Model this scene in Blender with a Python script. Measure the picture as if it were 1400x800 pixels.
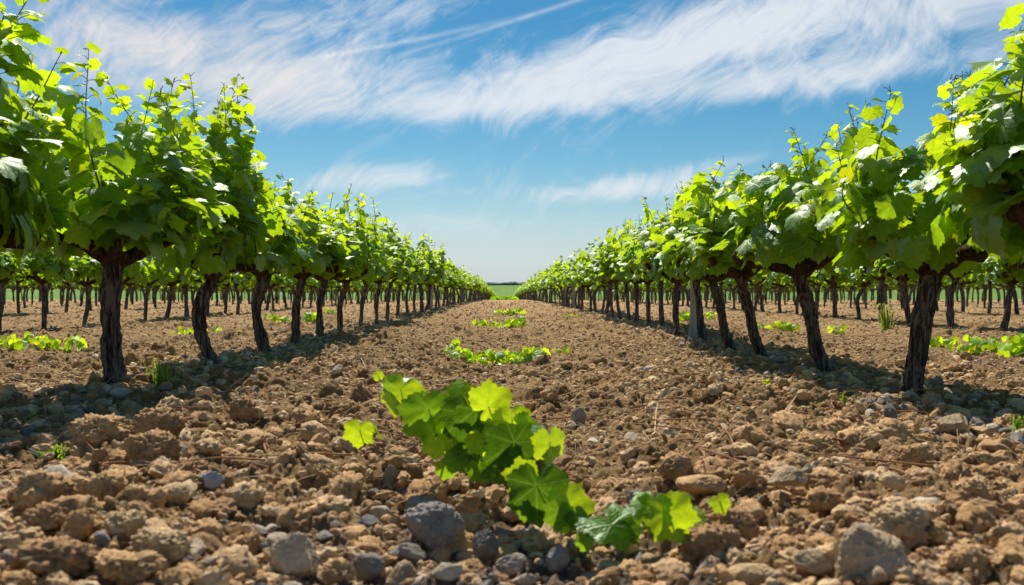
import bpy, math, random
import numpy as np
from mathutils import Vector

# ------------------------------------------------------------------ scene, camera, sky, sun
sc = bpy.context.scene
for o in list(bpy.data.objects):
    bpy.data.objects.remove(o)
R = math.radians
rng = np.random.default_rng(7)
random.seed(7)

CAM_H = 0.55
cam_d = bpy.data.cameras.new('camera')
cam = bpy.data.objects.new('camera', cam_d)
sc.collection.objects.link(cam)
cam.location = (0, 0, CAM_H)
cam.rotation_euler = (R(90), 0, 0)
cam_d.sensor_width = 36
cam_d.lens = 1200 / 1400 * 36
cam_d.shift_x = 10 / 1400
cam_d.shift_y = -10 / 1400
cam_d.clip_start = 0.05
cam_d.clip_end = 6000
cam_d.dof.use_dof = True
cam_d.dof.focus_distance = 6.0
cam_d.dof.aperture_fstop = 4.3
sc.camera = cam

SUN_EL, SUN_AZ = 50.0, -15.0          # azimuth from +Y towards +X
sd = Vector((math.sin(R(SUN_AZ)) * math.cos(R(SUN_EL)), math.cos(R(SUN_AZ)) * math.cos(R(SUN_EL)), math.sin(R(SUN_EL))))
sl = bpy.data.lights.new('sun', 'SUN')
sl.energy = 5.0
sl.angle = R(0.53)
sl.color = (1.0, 0.91, 0.77)
sun = bpy.data.objects.new('sun', sl)
sun.rotation_euler = sd.to_track_quat('Z', 'Y').to_euler()
sc.collection.objects.link(sun)

sc.view_settings.view_transform = 'Standard'
sc.view_settings.look = 'None'
sc.view_settings.exposure = 0.58
sc.view_settings.gamma = 1.0
sc.view_settings.use_curve_mapping = False
sc.render.engine = 'CYCLES'
cy = sc.cycles
cy.max_bounces = 7
cy.diffuse_bounces = 3
cy.glossy_bounces = 2
cy.transmission_bounces = 4
cy.transparent_max_bounces = 4
cy.caustics_reflective = False
cy.caustics_refractive = False
cy.use_denoising = True
try:
    cy.denoiser = 'OPENIMAGEDENOISE'
    cy.denoising_prefilter = 'ACCURATE'
except Exception:
    pass
cy.sample_clamp_indirect = 6
cy.use_adaptive_sampling = True
cy.adaptive_threshold = 0.02


class NT:
    """small helper for node trees"""
    def __init__(s, nt):
        s.nt = nt
        nt.nodes.clear()

    def n(s, t, **kw):
        nd = s.nt.nodes.new(t)
        for k, v in kw.items():
            setattr(nd, k, v)
        return nd

    def put(s, sock, v):
        if isinstance(v, bpy.types.NodeSocket):
            s.nt.links.new(v, sock)
        elif v is not None:
            sock.default_value = v

    def m(s, op, a, b=None, c=None, clamp=False):
        nd = s.n('ShaderNodeMath', operation=op, use_clamp=clamp)
        for i, v in enumerate((a, b, c)):
            if v is not None:
                s.put(nd.inputs[i], v)
        return nd.outputs[0]

    def comb(s, x, y, z):
        nd = s.n('ShaderNodeCombineXYZ')
        for i, v in enumerate((x, y, z)):
            s.put(nd.inputs[i], v)
        return nd.outputs[0]

    def sep(s, v):
        nd = s.n('ShaderNodeSeparateXYZ')
        s.put(nd.inputs[0], v)
        return nd.outputs

    def noise(s, vec, scale, detail=4, rough=.55, dist=0.0, lac=2.0):
        nd = s.n('ShaderNodeTexNoise')
        s.put(nd.inputs['Vector'], vec)
        nd.inputs['Scale'].default_value = scale
        nd.inputs['Detail'].default_value = detail
        nd.inputs['Roughness'].default_value = rough
        nd.inputs['Distortion'].default_value = dist
        nd.inputs['Lacunarity'].default_value = lac
        return nd.outputs['Fac']

    def vmul(s, vec, xyz):
        nd = s.n('ShaderNodeVectorMath', operation='MULTIPLY')
        s.put(nd.inputs[0], vec)
        nd.inputs[1].default_value = xyz
        return nd.outputs[0]

    def ss(s, v, a, b, lo=0.0, hi=1.0):
        nd = s.n('ShaderNodeMapRange', interpolation_type='SMOOTHSTEP')
        s.put(nd.inputs['Value'], v)
        for k, x in zip(('From Min', 'From Max', 'To Min', 'To Max'), (a, b, lo, hi)):
            nd.inputs[k].default_value = x
        return nd.outputs[0]

    def mix(s, f, a, b, mode='MIX'):
        nd = s.n('ShaderNodeMix', data_type='RGBA', blend_type=mode)
        s.put(nd.inputs[0], f)
        for i, v in ((6, a), (7, b)):
            s.put(nd.inputs[i], v if isinstance(v, bpy.types.NodeSocket) else (*v, 1.0))
        return nd.outputs[2]

    def attr(s, name, out='Color'):
        nd = s.n('ShaderNodeAttribute', attribute_name=name)
        return nd.outputs[out]


def build_sky():
    w = bpy.data.worlds.new('World')
    sc.world = w
    w.use_nodes = True
    t = NT(w.node_tree)
    sky = t.n('ShaderNodeTexSky', sky_type='NISHITA')
    sky.sun_disc = False
    sky.sun_elevation = R(SUN_EL)
    sky.sun_rotation = R(SUN_AZ)
    sky.altitude = 100
    sky.air_density = 1.0
    sky.dust_density = 0.25
    sky.ozone_density = 3.0
    d = t.n('ShaderNodeTexCoord').outputs['Generated']
    x, y, z = t.sep(d)
    az = t.m('ARCTAN2', x, y)
    el = t.m('ARCSINE', z)

    def blob(px, py, rx, ry, rot, amp):
        """soft elliptical patch of the cloud cover, centre and radii in degrees of azimuth and elevation"""
        cu, cv = R(px), R(py)
        c, s_ = math.cos(R(rot)), math.sin(R(rot))
        du, dv = t.m('SUBTRACT', az, cu), t.m('SUBTRACT', el, cv)
        a = t.m('DIVIDE', t.m('ADD', t.m('MULTIPLY', du, c), t.m('MULTIPLY', dv, s_)), R(rx))
        b = t.m('DIVIDE', t.m('SUBTRACT', t.m('MULTIPLY', dv, c), t.m('MULTIPLY', du, s_)), R(ry))
        q = t.m('ADD', t.m('MULTIPLY', a, a), t.m('MULTIPLY', b, b))
        return t.m('MULTIPLY', t.m('EXPONENT', t.m('MULTIPLY', q, -1.0)), amp)

    base = None
    for args in SKY_BLOBS:
        v = blob(*args)
        base = v if base is None else t.m('ADD', base, v)
    # cover elsewhere round the sky
    behind = t.ss(t.m('ABSOLUTE', az), R(42), R(60))
    behind = t.m('MAXIMUM', behind, t.ss(el, R(24), R(34)))
    base = t.m('ADD', base, t.m('MULTIPLY', behind, .42))
    # streaked cirrus noise; the fibres rise to the right
    uv = t.comb(az, el, 0.0)
    warp = t.n('ShaderNodeTexNoise')
    t.put(warp.inputs['Vector'], uv)
    warp.inputs['Scale'].default_value = 5.0
    warp.inputs['Detail'].default_value = 2.0
    wv = t.n('ShaderNodeVectorMath', operation='MULTIPLY_ADD')
    t.put(wv.inputs[0], warp.outputs['Color'])
    wv.inputs[1].default_value = (.22, .11, 0)
    t.put(wv.inputs[2], uv)

    def streak(rot, sx, sy, scale, detail, rough, dist=0.0):
        mp = t.n('ShaderNodeMapping')
        t.put(mp.inputs['Vector'], wv.outputs[0])
        mp.inputs['Rotation'].default_value = (0, 0, R(rot))
        m2 = t.vmul(mp.outputs[0], (sx, sy, 1))
        return t.noise(m2, scale, detail, rough, dist)
    f1 = streak(-20, 1.0, 5.0, 5.0, 8, .62, .5)
    f2 = streak(-38, 1.0, 6.0, 11.0, 8, .68, .3)
    f3 = t.noise(wv.outputs[0], 26.0, 8, .66, .6)
    n = t.m('ADD', t.m('ADD', t.m('MULTIPLY', f1, .38), t.m('MULTIPLY', f2, .34)), t.m('MULTIPLY', f3, .28))
    dens = t.m('ADD', t.m('MULTIPLY', t.m('SUBTRACT', n, .5), 4.0), t.m('MULTIPLY', base, .93))
    cov = t.ss(dens, .16, 1.55)
    # two thin contrails
    def trail(px, py, rot, ln, wd, amp):
        b = blob(px, py, ln, wd, rot, amp)
        return t.m('MULTIPLY', b, t.m('ADD', t.m('MULTIPLY', f3, 1.6), -.15, clamp=True))
    cov = t.m('ADD', cov, trail(3.5, 17.6, 16, 9, .14, .55), clamp=True)
    cov = t.m('ADD', cov, trail(-7.5, 15.2, 12, 7, .16, .5), clamp=True)
    cov = t.m('MULTIPLY', cov, .90)
    # clear sky is a touch deeper blue high up; clouds are lit white
    hs = t.n('ShaderNodeHueSaturation')
    t.put(hs.inputs['Color'], sky.outputs[0])
    hs.inputs['Saturation'].default_value = SKY_SAT
    hs.inputs['Value'].default_value = SKY_VAL
    hs.inputs['Hue'].default_value = .485
    warmth = t.ss(az, R(-20), R(-4))
    ccol = t.mix(warmth, CLOUD_A, CLOUD_B)
    col = t.mix(cov, hs.outputs[0], ccol)
    # thin milky veil low over the horizon
    veil = t.m('MULTIPLY', t.ss(el, R(8), R(-1.5)), .8)
    col = t.mix(veil, col, VEIL)
    bg = t.n('ShaderNodeBackground')
    t.put(bg.inputs['Color'], col)
    bg.inputs['Strength'].default_value = 0.10
    o = t.n('ShaderNodeOutputWorld')
    t.put(o.inputs['Surface'], bg.outputs[0])


SKY_SAT, SKY_VAL = 1.42, .54
CLOUD_A, CLOUD_B, VEIL = (5.9, 5.5, 5.3), (5.4, 5.65, 5.95), (3.7, 4.5, 5.3)
SKY_BLOBS = [
    # azimuth, elevation, radius az, radius el, tilt, amount
    (-22, 13.9, 12, 3.3, -4, 1.0),
    (-12, 12.6, 9, 2.1, 4, .85),
    (-8, 17.3, 9, 1.5, 12, .70),
    (-20, 18.3, 9, 1.0, 10, .50),
    (3.5, 13.3, 7.5, 2.3, 16, .95),
    (13, 15.2, 10, 2.6, 10, 1.0),
    (25, 16.2, 13, 3.6, 6, 1.0),
    (18, 12.4, 12, 1.1, 2, .75),
    (-3, 11.4, 8, .9, 6, .72),
    (-8, 6.9, 7, 1.0, 4, 1.1),
    (8, 6.2, 11, .8, 2, 1.05),
    (13, 7.5, 5, .6, 8, .60),
    (-3, 3.8, 18, 1.3, 0, .55),
]
build_sky()


# ------------------------------------------------------------------ noise
def _h(ix, iy, iz, s):
    h = (ix.astype(np.int64) * 374761393 + iy.astype(np.int64) * 668265263 + iz.astype(np.int64) * 2147483647 + s * 974634777) & 0xffffffff
    h = ((h ^ (h >> 13)) * 1274126177) & 0xffffffff
    h = ((h ^ (h >> 16)) * 2246822519) & 0xffffffff
    return ((h ^ (h >> 15)) & 0xffffff).astype(np.float32) / 16777215.0


def vnoise(x, y, z=None, seed=0):
    """value noise, -1..1"""
    x = np.asarray(x, np.float32); y = np.asarray(y, np.float32)
    z0 = np.zeros(1, np.float32) if z is None else np.asarray(z, np.float32)
    ix, iy, iz = np.floor(x), np.floor(y), np.floor(z0)
    fx, fy, fz = x - ix, y - iy, z0 - iz
    fx = fx * fx * (3 - 2 * fx); fy = fy * fy * (3 - 2 * fy); fz = fz * fz * (3 - 2 * fz)

    def plane(k):
        a = _h(ix, iy, iz + k, seed); b = _h(ix + 1, iy, iz + k, seed)
        c = _h(ix, iy + 1, iz + k, seed); d = _h(ix + 1, iy + 1, iz + k, seed)
        return (a + (b - a) * fx) * (1 - fy) + (c + (d - c) * fx) * fy
    v = plane(0)
    if z is not None:
        v = v * (1 - fz) + plane(1) * fz
    return v * 2 - 1


def fbm(x, y, z=None, octs=4, seed=0, gain=.5):
    s, a = 0, 1.0
    for i in range(octs):
        s = s + a * vnoise(x * 2 ** i + 17.3 * i, y * 2 ** i - 9.1 * i, None if z is None else z * 2 ** i + 3.7 * i, seed + i)
        a *= gain
    return s


def domes(x, y, cell, rmin, rmax, seed, prob=1.0):
    """height of rounded clods: one dome per jittered cell"""
    x = x / cell; y = y / cell
    ix, iy = np.floor(x), np.floor(y)
    best = np.zeros_like(x)
    zz = np.zeros(1)
    for dx in (-1, 0, 1):
        for dy in (-1, 0, 1):
            cx, cy_ = ix + dx, iy + dy
            px = cx + _h(cx, cy_, zz, seed); py = cy_ + _h(cx, cy_, zz, seed + 1)
            r = rmin + (rmax - rmin) * _h(cx, cy_, zz, seed + 2) ** 2
            if prob < 1:
                r = r * (_h(cx, cy_, zz, seed + 3) < prob)
            d2 = (x - px) ** 2 + (y - py) ** 2
            hgt = np.sqrt(np.maximum(r * r - d2, 0))
            best = np.maximum(best, hgt)
    return best * cell


# ------------------------------------------------------------------ ground shape
ROW = 2.07
def macro(x, y):
    x = np.asarray(x, np.float32); y = np.asarray(y, np.float32)
    yc = np.clip(y, 0, 152)
    g = -0.0035 * np.clip(yc - 2, 0, 200) - .00008 * yc * yc
    g = g - .02 * np.clip(y - 152, 0, 60) / 6
    k = np.abs(((x / ROW) % 2) - 1)            # 0 on a vine row, 1 mid lane
    near = np.clip(1 - (y - 45) / 20, 0, 1)
    g = g + near * (0.012 * np.exp(-((k) / .28) ** 2) - 0.065 * np.exp(-((k - 1) / .24) ** 2) + .055 * np.exp(-((k - .50 + .06 * vnoise(x * .9, y * .9)) / .17) ** 2) * (.75 + .5 * vnoise(x * 1.7 + 5, y * 1.7)))
    return g


def micro(x, y, res):
    """relief of the tilled soil; octaves finer than the mesh fade out"""
    x = np.asarray(x, np.float32); y = np.asarray(y, np.float32)
    def fade(size):
        return np.clip((size / np.maximum(res, 1e-5) - 1.2) / 1.2, 0, 1)
    dist = np.clip((y - 1) / 14, 0, 1)
    near = 1 - .25 * dist
    wx = x + .05 * fbm(x * 4, y * 4, octs=2, seed=91); wy = y + .05 * fbm(x * 4, y * 4, octs=2, seed=95)
    h = .030 * fbm(x * 1.3, y * 1.3, octs=2, seed=3)
    h = h + .016 * fade(.12) * fbm(x * 6, y * 6, octs=2, seed=11) 
    lump = np.clip(.5 + .9 * fbm(x * 1.1, y * 1.1, octs=2, seed=40), .15, 1.2)
    h = h + near * lump * .75 * fade(.10) * domes(wx, wy, .16, .1, .62, 21, .7)
    h = h + (near * .6 * fade(.045)) * domes(wx, wy, .065, .15, .62, 31, .85)
    h = h + .6 * fade(.02) * domes(x, y, .026, .2, .6, 51, .9)
    h = h + .010 * fade(.03) * fbm(x * 28, y * 28, octs=3, seed=61, gain=.6)
    h = h + .0035 * fade(.008) * fbm(x * 120, y * 120, octs=2, seed=71)
    return h - .022


def field_h(x, y):
    y = np.asarray(y, np.float32)
    return macro(x, y) + micro(x, y, np.full(np.shape(y), .012, np.float32))


def gz(x, y):
    return float(field_h(np.array([x]), np.array([y]))[0])


def smooth_z(x, y):
    return float(macro(np.array([x]), np.array([y]))[0])


def ray(px, py, lift=0.0):
    """where the field lies under a direction seen from the spot the photographer stood"""
    y = 3.0
    for _ in range(12):
        x = (px - 690) / 1200 * y
        y = (CAM_H - smooth_z(x, y) - lift) * 1200 / max(py - 390, 5)
    return (px - 690) / 1200 * y, y


# ------------------------------------------------------------------ mesh helper
def new_mesh(name, verts, faces, mats=(), smooth=True, attrs=None, mat_idx=None):
    """faces: list of int arrays, each (n, k)"""
    me = bpy.data.meshes.new(name)
    verts = np.asarray(verts, np.float32)
    faces = [np.asarray(f, np.int32) for f in faces if len(f)]
    nl = sum(f.size for f in faces); nf = sum(len(f) for f in faces)
    me.vertices.add(len(verts)); me.vertices.foreach_set('co', verts.ravel())
    me.loops.add(nl); me.polygons.add(nf)
    me.loops.foreach_set('vertex_index', np.concatenate([f.ravel() for f in faces]))
    tot = np.concatenate([np.full(len(f), f.shape[1], np.int32) for f in faces])
    st = np.zeros(nf, np.int32); st[1:] = np.cumsum(tot)[:-1]
    me.polygons.foreach_set('loop_start', st)
    try:
        me.polygons.foreach_set('loop_total', tot)
    except Exception:
        pass
    for m in mats:
        me.materials.append(m)
    if mat_idx is not None:
        me.polygons.foreach_set('material_index', np.asarray(mat_idx, np.int32))
    for k, v in (attrs or {}).items():
        v = np.asarray(v, np.float32)
        if v.ndim == 2 and v.shape[1] == 3 and k != 'luv':
            v = np.concatenate([v, np.ones((len(v), 1), np.float32)], 1)
        if v.ndim == 2 and v.shape[1] == 4:
            a = me.attributes.new(k, 'FLOAT_COLOR', 'POINT'); a.data.foreach_set('color', v.ravel())
        elif v.ndim == 2:
            a = me.attributes.new(k, 'FLOAT_VECTOR', 'POINT'); a.data.foreach_set('vector', v.ravel())
        else:
            a = me.attributes.new(k, 'FLOAT', 'POINT'); a.data.foreach_set('value', v.ravel())
    me.update(calc_edges=True)
    me.polygons.foreach_set('use_smooth', np.full(nf, smooth))
    return me


def link(name, me, parent=None, **props):
    o = bpy.data.objects.new(name, me)
    sc.collection.objects.link(o)
    if parent is not None:
        o.parent = parent
    for k, v in props.items():
        if v:
            o[k] = v
    return o


def tagged(o, label, cat, group=None, kind=None):
    if label: o['label'] = label
    if cat: o['category'] = cat
    if group: o['group'] = group
    if kind: o['kind'] = kind
    return o


def empty(name, loc, label, cat, group=None):
    o = bpy.data.objects.new(name, None)
    o.empty_display_size = .1
    o.location = loc
    sc.collection.objects.link(o)
    return tagged(o, label, cat, group)


class Acc:
    """collects vertices, faces and attributes of one mesh"""
    def __init__(s):
        s.v, s.f, s.a, s.mi, s.n = [], [], {}, [], 0

    def add(s, v, faces, mi=0, **attrs):
        for f in faces:
            if len(f):
                s.f.append(np.asarray(f) + s.n); s.mi.append(np.full(len(f), mi))
        for k, x in attrs.items():
            x = np.asarray(x, np.float32)
            if x.ndim == 1 and len(x) in (3,) and len(v) != 3 or (x.ndim == 1 and k in ('tint', 'luv')):
                x = np.tile(x, (len(v), 1))
            s.a.setdefault(k, []).append(x)
        s.v.append(v); s.n += len(v)

    def mesh(s, name, mats, smooth=True):
        return new_mesh(name, np.concatenate(s.v), s.f, mats, smooth, {k: np.concatenate(v) for k, v in s.a.items()}, np.concatenate(s.mi))


# ------------------------------------------------------------------ materials
def material(name):
    m = bpy.data.materials.new(name)
    m.use_nodes = True
    return m, NT(m.node_tree)


def bump(t, height, strength, dist):
    b = t.n('ShaderNodeBump')
    t.put(b.inputs['Height'], height)
    b.inputs['Strength'].default_value = strength
    b.inputs['Distance'].default_value = dist
    return b.outputs[0]


def principled(t, col, rough=.8, normal=None, spec=.3):
    p = t.n('ShaderNodeBsdfPrincipled')
    t.put(p.inputs['Base Color'], col)
    t.put(p.inputs['Roughness'], rough)
    p.inputs['Specular IOR Level'].default_value = spec
    if normal is not None:
        t.put(p.inputs['Normal'], normal)
    o = t.n('ShaderNodeOutputMaterial')
    t.put(o.inputs['Surface'], p.outputs[0])
    return p


def mat_soil():
    m, t = material('tilled_soil')
    P = t.n('ShaderNodeNewGeometry').outputs['Position']
    a = t.noise(P, .7, 5, .6)
    b = t.noise(P, 9, 6, .65)
    c = t.noise(P, 60, 5, .7)
    e = t.noise(P, 2.6, 5, .65, .4)
    col = t.mix(t.ss(b, .32, .68), (.33, .195, .082), (.66, .445, .21))
    col = t.mix(t.ss(e, .52, .72, 0, .55), col, (.62, .43, .24))
    col = t.mix(t.ss(c, .50, .72, 0, .7), col, (.68, .51, .33))
    col = t.mix(t.ss(c, .46, .28, 0, .85), col, (.11, .058, .030))
    col = t.mix(t.ss(a, .45, .7, 0, .25), col, (.42, .30, .19))
    # fragments: small straw coloured and pale chips
    v = t.n('ShaderNodeTexVoronoi'); t.put(v.inputs['Vector'], P); v.inputs['Scale'].default_value = 34
    ch = t.m('GREATER_THAN', t.sep(v.outputs['Color'])[0], .86)
    ch = t.m('MULTIPLY', ch, t.ss(v.outputs['Distance'], .34, .26))
    col = t.mix(t.m('MULTIPLY', ch, .75), col, (.55, .45, .34))
    # greyer stony ground in the middle of the near lane
    x, y, z = t.sep(P)
    q = t.m('ADD', t.m('POWER', t.m('DIVIDE', t.m('SUBTRACT', x, -.05), .55), 2.0), t.m('POWER', t.m('DIVIDE', t.m('SUBTRACT', y, 1.7), .8), 2.0))
    col = t.mix(t.m('MULTIPLY', t.ss(t.m('ADD', q, t.m('MULTIPLY', b, 1.2)), 1.8, .7), .6), col, (.25, .24, .24))
    hgt = t.m('ADD', t.m('MULTIPLY', t.noise(P, 11, 9, .78), 2.2), t.m('MULTIPLY', t.noise(P, 150, 3, .6), .3))
    col = t.mix(t.ss(t.noise(P, 3.5, 6, .75), .42, .62, .38, 0), col, (.20, .105, .045))
    principled(t, col, .95, bump(t, hgt, 1.0, .045), .12)
    return m


def mat_rock():
    """stones and clods: own colour from the tint of each piece"""
    m, t = material('stone_and_clod')
    P = t.n('ShaderNodeNewGeometry').outputs['Position']
    tint = t.attr('tint')
    b = t.noise(P, 22, 6, .65)
    c = t.noise(P, 130, 5, .7)
    col = t.mix(t.ss(b, .3, .7), (.72, .68, .64), (1.18, 1.15, 1.1))
    col = t.mix(1.0, tint, col, 'MULTIPLY')
    col = t.mix(t.ss(c, .55, .75, 0, .45), col, (.50, .37, .25))
    col = t.mix(t.ss(c, .45, .25, 0, .25), col, (.16, .10, .065))
    hgt = t.m('ADD', t.noise(P, 55, 8, .7), t.m('MULTIPLY', t.noise(P, 240, 3, .6), .35))
    principled(t, col, .9, bump(t, hgt, .8, .014), .12)
    return m


def mat_leaf(name, gloss=.48):
    m, t = material(name)
    tint = t.attr('tint')
    luv = t.attr('luv', 'Vector')
    u, v, w = t.sep(luv)
    r = t.m('SQRT', t.m('ADD', t.m('MULTIPLY', u, u), t.m('MULTIPLY', v, v)))
    an = t.m('ABSOLUTE', t.m('ARCTAN2', u, v))
    # five main veins, 50 degrees apart, and side veins between them
    d = t.m('PINGPONG', an, R(25.5))
    k = t.m('MULTIPLY', r, t.m('SINE', d))
    vein = t.ss(k, .030, .006)
    side = t.m('PINGPONG', t.m('ADD', t.m('MULTIPLY', t.m('COSINE', d), r), t.m('MULTIPLY', k, -1.1)), .085)
    side = t.m('MULTIPLY', t.ss(side, .016, .003), .5)
    vn = t.m('MAXIMUM', vein, side)
    nz = t.noise(luv, 5.0, 3, .6)
    col = t.mix(t.ss(nz, .3, .7), (.80, .86, .8), (1.15, 1.1, 1.2))
    col = t.mix(1.0, tint, col, 'MULTIPLY')
    # age: small brown flecks and scorched margins on some leaves
    sp = t.m('MULTIPLY', t.ss(t.noise(luv, 8.0, 3, .6), .66, .72), .8)
    old = t.ss(t.noise(t.comb(w, w, w), .9, 1, .5), .50, .62)
    rim = t.m('MULTIPLY', t.ss(t.m('ADD', r, t.m('MULTIPLY', t.noise(luv, 6.0, 3, .7), .5)), 1.12, 1.24), .8)
    brown = t.m('MULTIPLY', t.m('MAXIMUM', sp, rim), old)
    col = t.mix(brown, col, (.13, .075, .02))
    colr = t.mix(t.m('MULTIPLY', vn, .25), col, (.17, .24, .06))
    tr = t.mix(1.0, col, LEAF_TRANS, 'MULTIPLY')
    tr = t.mix(t.m('MULTIPLY', vn, .30), tr, (.26, .34, .04))
    nrm = bump(t, t.m('ADD', t.m('MULTIPLY', vn, -.5), t.m('MULTIPLY', t.noise(luv, 3.5, 2, .5), 1.0)), .35, .008)
    df = t.n('ShaderNodeBsdfDiffuse'); t.put(df.inputs['Color'], colr); t.put(df.inputs['Normal'], nrm)
    tl = t.n('ShaderNodeBsdfTranslucent'); t.put(tl.inputs['Color'], tr)
    ad = t.n('ShaderNodeAddShader')
    t.put(ad.inputs[0], df.outputs[0]); t.put(ad.inputs[1], tl.outputs[0])
    gl = t.n('ShaderNodeBsdfGlossy'); gl.inputs['Roughness'].default_value = gloss
    gl.inputs['Color'].default_value = (.62, .70, .66, 1)
    t.put(gl.inputs['Normal'], nrm)
    fr = t.n('ShaderNodeFresnel'); fr.inputs['IOR'].default_value = 1.38
    t.put(fr.inputs['Normal'], nrm)
    mx = t.n('ShaderNodeMixShader')
    t.put(mx.inputs[0], t.m('MULTIPLY', fr.outputs[0], .13))
    t.put(mx.inputs[1], ad.outputs[0]); t.put(mx.inputs[2], gl.outputs[0])
    o = t.n('ShaderNodeOutputMaterial'); t.put(o.inputs['Surface'], mx.outputs[0])
    return m


def mat_bark(name, c1, c2, c3):
    m, t = material(name)
    P = t.n('ShaderNodeTexCoord').outputs['Object']
    s = t.vmul(P, (1, 1, .12))
    f = t.noise(s, 60, 6, .7, .4)
    g = t.noise(P, 7, 4, .6)
    col = t.mix(t.ss(f, .42, .62), c1, c2)
    col = t.mix(t.ss(g, .5, .75, 0, .6), col, c3)
    h = t.m('ADD', t.noise(s, 90, 6, .7), t.m('MULTIPLY', t.noise(P, 160, 3, .6), .3))
    principled(t, col, .9, bump(t, h, 1.0, .03), .2)
    return m


def mat_plain(name, c1, c2, scale, rough=.85, b=.4, dist=.005, stretch=(1, 1, 1)):
    m, t = material(name)
    P = t.vmul(t.n('ShaderNodeTexCoord').outputs['Object'], stretch)
    n = t.noise(P, scale, 6, .65)
    principled(t, t.mix(t.ss(n, .35, .65), c1, c2), rough, bump(t, n, b, dist), .25)
    return m


LEAF_TRANS = (3.4, 2.35, .40)
M_soil = mat_soil()
M_rock = mat_rock()
M_leaf = mat_leaf('vine_leaf')
M_bark = mat_bark('vine_bark', (.030, .025, .024), (.28, .24, .22), (.12, .082, .060))
M_arm = mat_bark('vine_arm_bark', (.032, .020, .014), (.12, .072, .045), (.15, .085, .045))
M_cane = mat_plain('green_cane', (.10, .13, .035), (.17, .12, .05), 30)
M_stake = mat_plain('weathered_grey_wood', (.26, .25, .24), (.42, .40, .38), 30, .9, .6, .004, (1, 1, .1))
M_straw = mat_plain('dry_straw', (.42, .30, .17), (.58, .46, .30), 20)
M_twig = mat_plain('dry_twig', (.22, .095, .045), (.34, .19, .10), 20)

# ------------------------------------------------------------------ the field: one sheet to the horizon
def build_ground():
    ys = [-30, -18, -10, -6, -3, -1.5, -.5, .2, .6, .9, 1.05]
    y = 1.12
    while y < 75:
        ys.append(y); y *= 1.00235 if y < 22 else 1.005
    while y < 5000:
        ys.append(y); y *= 1.12
    ys = np.array(ys, np.float32)
    half = list(np.arange(0, .78, .0019))
    s = half[-1]; st = .004
    while s < 60:
        s += st; half.append(s); st *= 1.16
    s = np.array(sorted([-a for a in half[1:]] + half), np.float32)
    ze = np.maximum(ys, 1.12)
    X = ze[:, None] * s[None, :]
    Y = np.repeat(ys[:, None], len(s), 1)
    dx = np.gradient(s)[None, :] * ze[:, None]
    dy = np.gradient(ys)[:, None] * np.ones_like(X)
    res = np.maximum(dx, dy * .45)
    x, y, res = X.ravel(), Y.ravel(), res.ravel()
    z = macro(x, y) + micro(x, y, res) * np.clip((165 - y) / 20, 0, 1)
    ny, nx = X.shape
    i = np.arange(nx * ny, dtype=np.int32).reshape(ny, nx)
    q = np.stack([i[:-1, :-1], i[:-1, 1:], i[1:, 1:], i[1:, :-1]], -1).reshape(-1, 4)
    me = new_mesh('field', np.stack([x, y, z], 1), [q], [M_soil])
    o = link('field', me, kind='structure')
    o['label'] = 'stony brown tilled soil of the vineyard'
build_ground()


# ------------------------------------------------------------------ leaves
TH = np.array([0, 12, 26, 38, 51, 64, 78, 90, 103, 118, 135, 152, 166, 176, 180])
RR = np.array([1.0, .90, .75, .80, .95, .84, .70, .76, .86, .76, .66, .62, .52, .24, .10])


def leaf_template(nout, teeth, ring, seed):
    r_ = np.random.default_rng(seed)
    th = np.linspace(-180, 180, nout, endpoint=False) + 180 / nout
    rad = np.interp(np.abs(th), TH, RR)
    if teeth:
        rad = rad * (1 + .055 * np.where(np.arange(nout) % 2 == 0, 1, -1) * (np.abs(th) < 165)) + r_.normal(0, .012, nout)
    lob = 1 + .08 * r_.normal()
    a = np.radians(th)
    px, py = rad * np.sin(a) * lob, rad * np.cos(a)
    pts = [np.zeros((1, 2))]
    for k in ring:
        pts.append(np.stack([px * k, py * k], 1) * np.array([1, 1]))
    pts.append(np.stack([px, py], 1))
    pts = np.concatenate(pts)
    rr = np.hypot(pts[:, 0], pts[:, 1])
    aa = np.arctan2(pts[:, 0], pts[:, 1])
    ph = r_.uniform(0, 6.28, 3)
    z = .16 * np.abs(pts[:, 0]) * r_.uniform(.3, 1.3) - r_.uniform(.12, .34) * rr ** 2 \
        + .025 * rr ** 1.5 * np.sin(7.06 * aa + ph[0] * .2) + .07 * rr ** 2 * np.sin(2 * aa + ph[1]) + .05 * rr ** 2 * np.sin(3 * aa + ph[2])
    v = np.stack([pts[:, 0], pts[:, 1], z], 1) * .62
    fs3, fs4 = [], []
    n = nout
    j = np.arange(n)
    fs3.append(np.stack([np.zeros(n, int), 1 + j, 1 + (j + 1) % n], 1))
    for k in range(len(ring)):
        o1, o2 = 1 + k * n, 1 + (k + 1) * n
        fs4.append(np.stack([o1 + j, o2 + j, o2 + (j + 1) % n, o1 + (j + 1) % n], 1))
    uv = np.stack([pts[:, 0], pts[:, 1], np.zeros(len(pts))], 1)
    return v, [f for f in fs3 + fs4], uv


T_HI = [leaf_template(46, True, (.34, .68), s) for s in range(6)]
T_MID = [leaf_template(22, False, (.55,), s + 20) for s in range(5)]
T_LOW = [leaf_template(8, False, (), s + 40) for s in range(4)]


def norm(a):
    return a / np.maximum(np.linalg.norm(a, axis=-1, keepdims=True), 1e-6)


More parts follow.
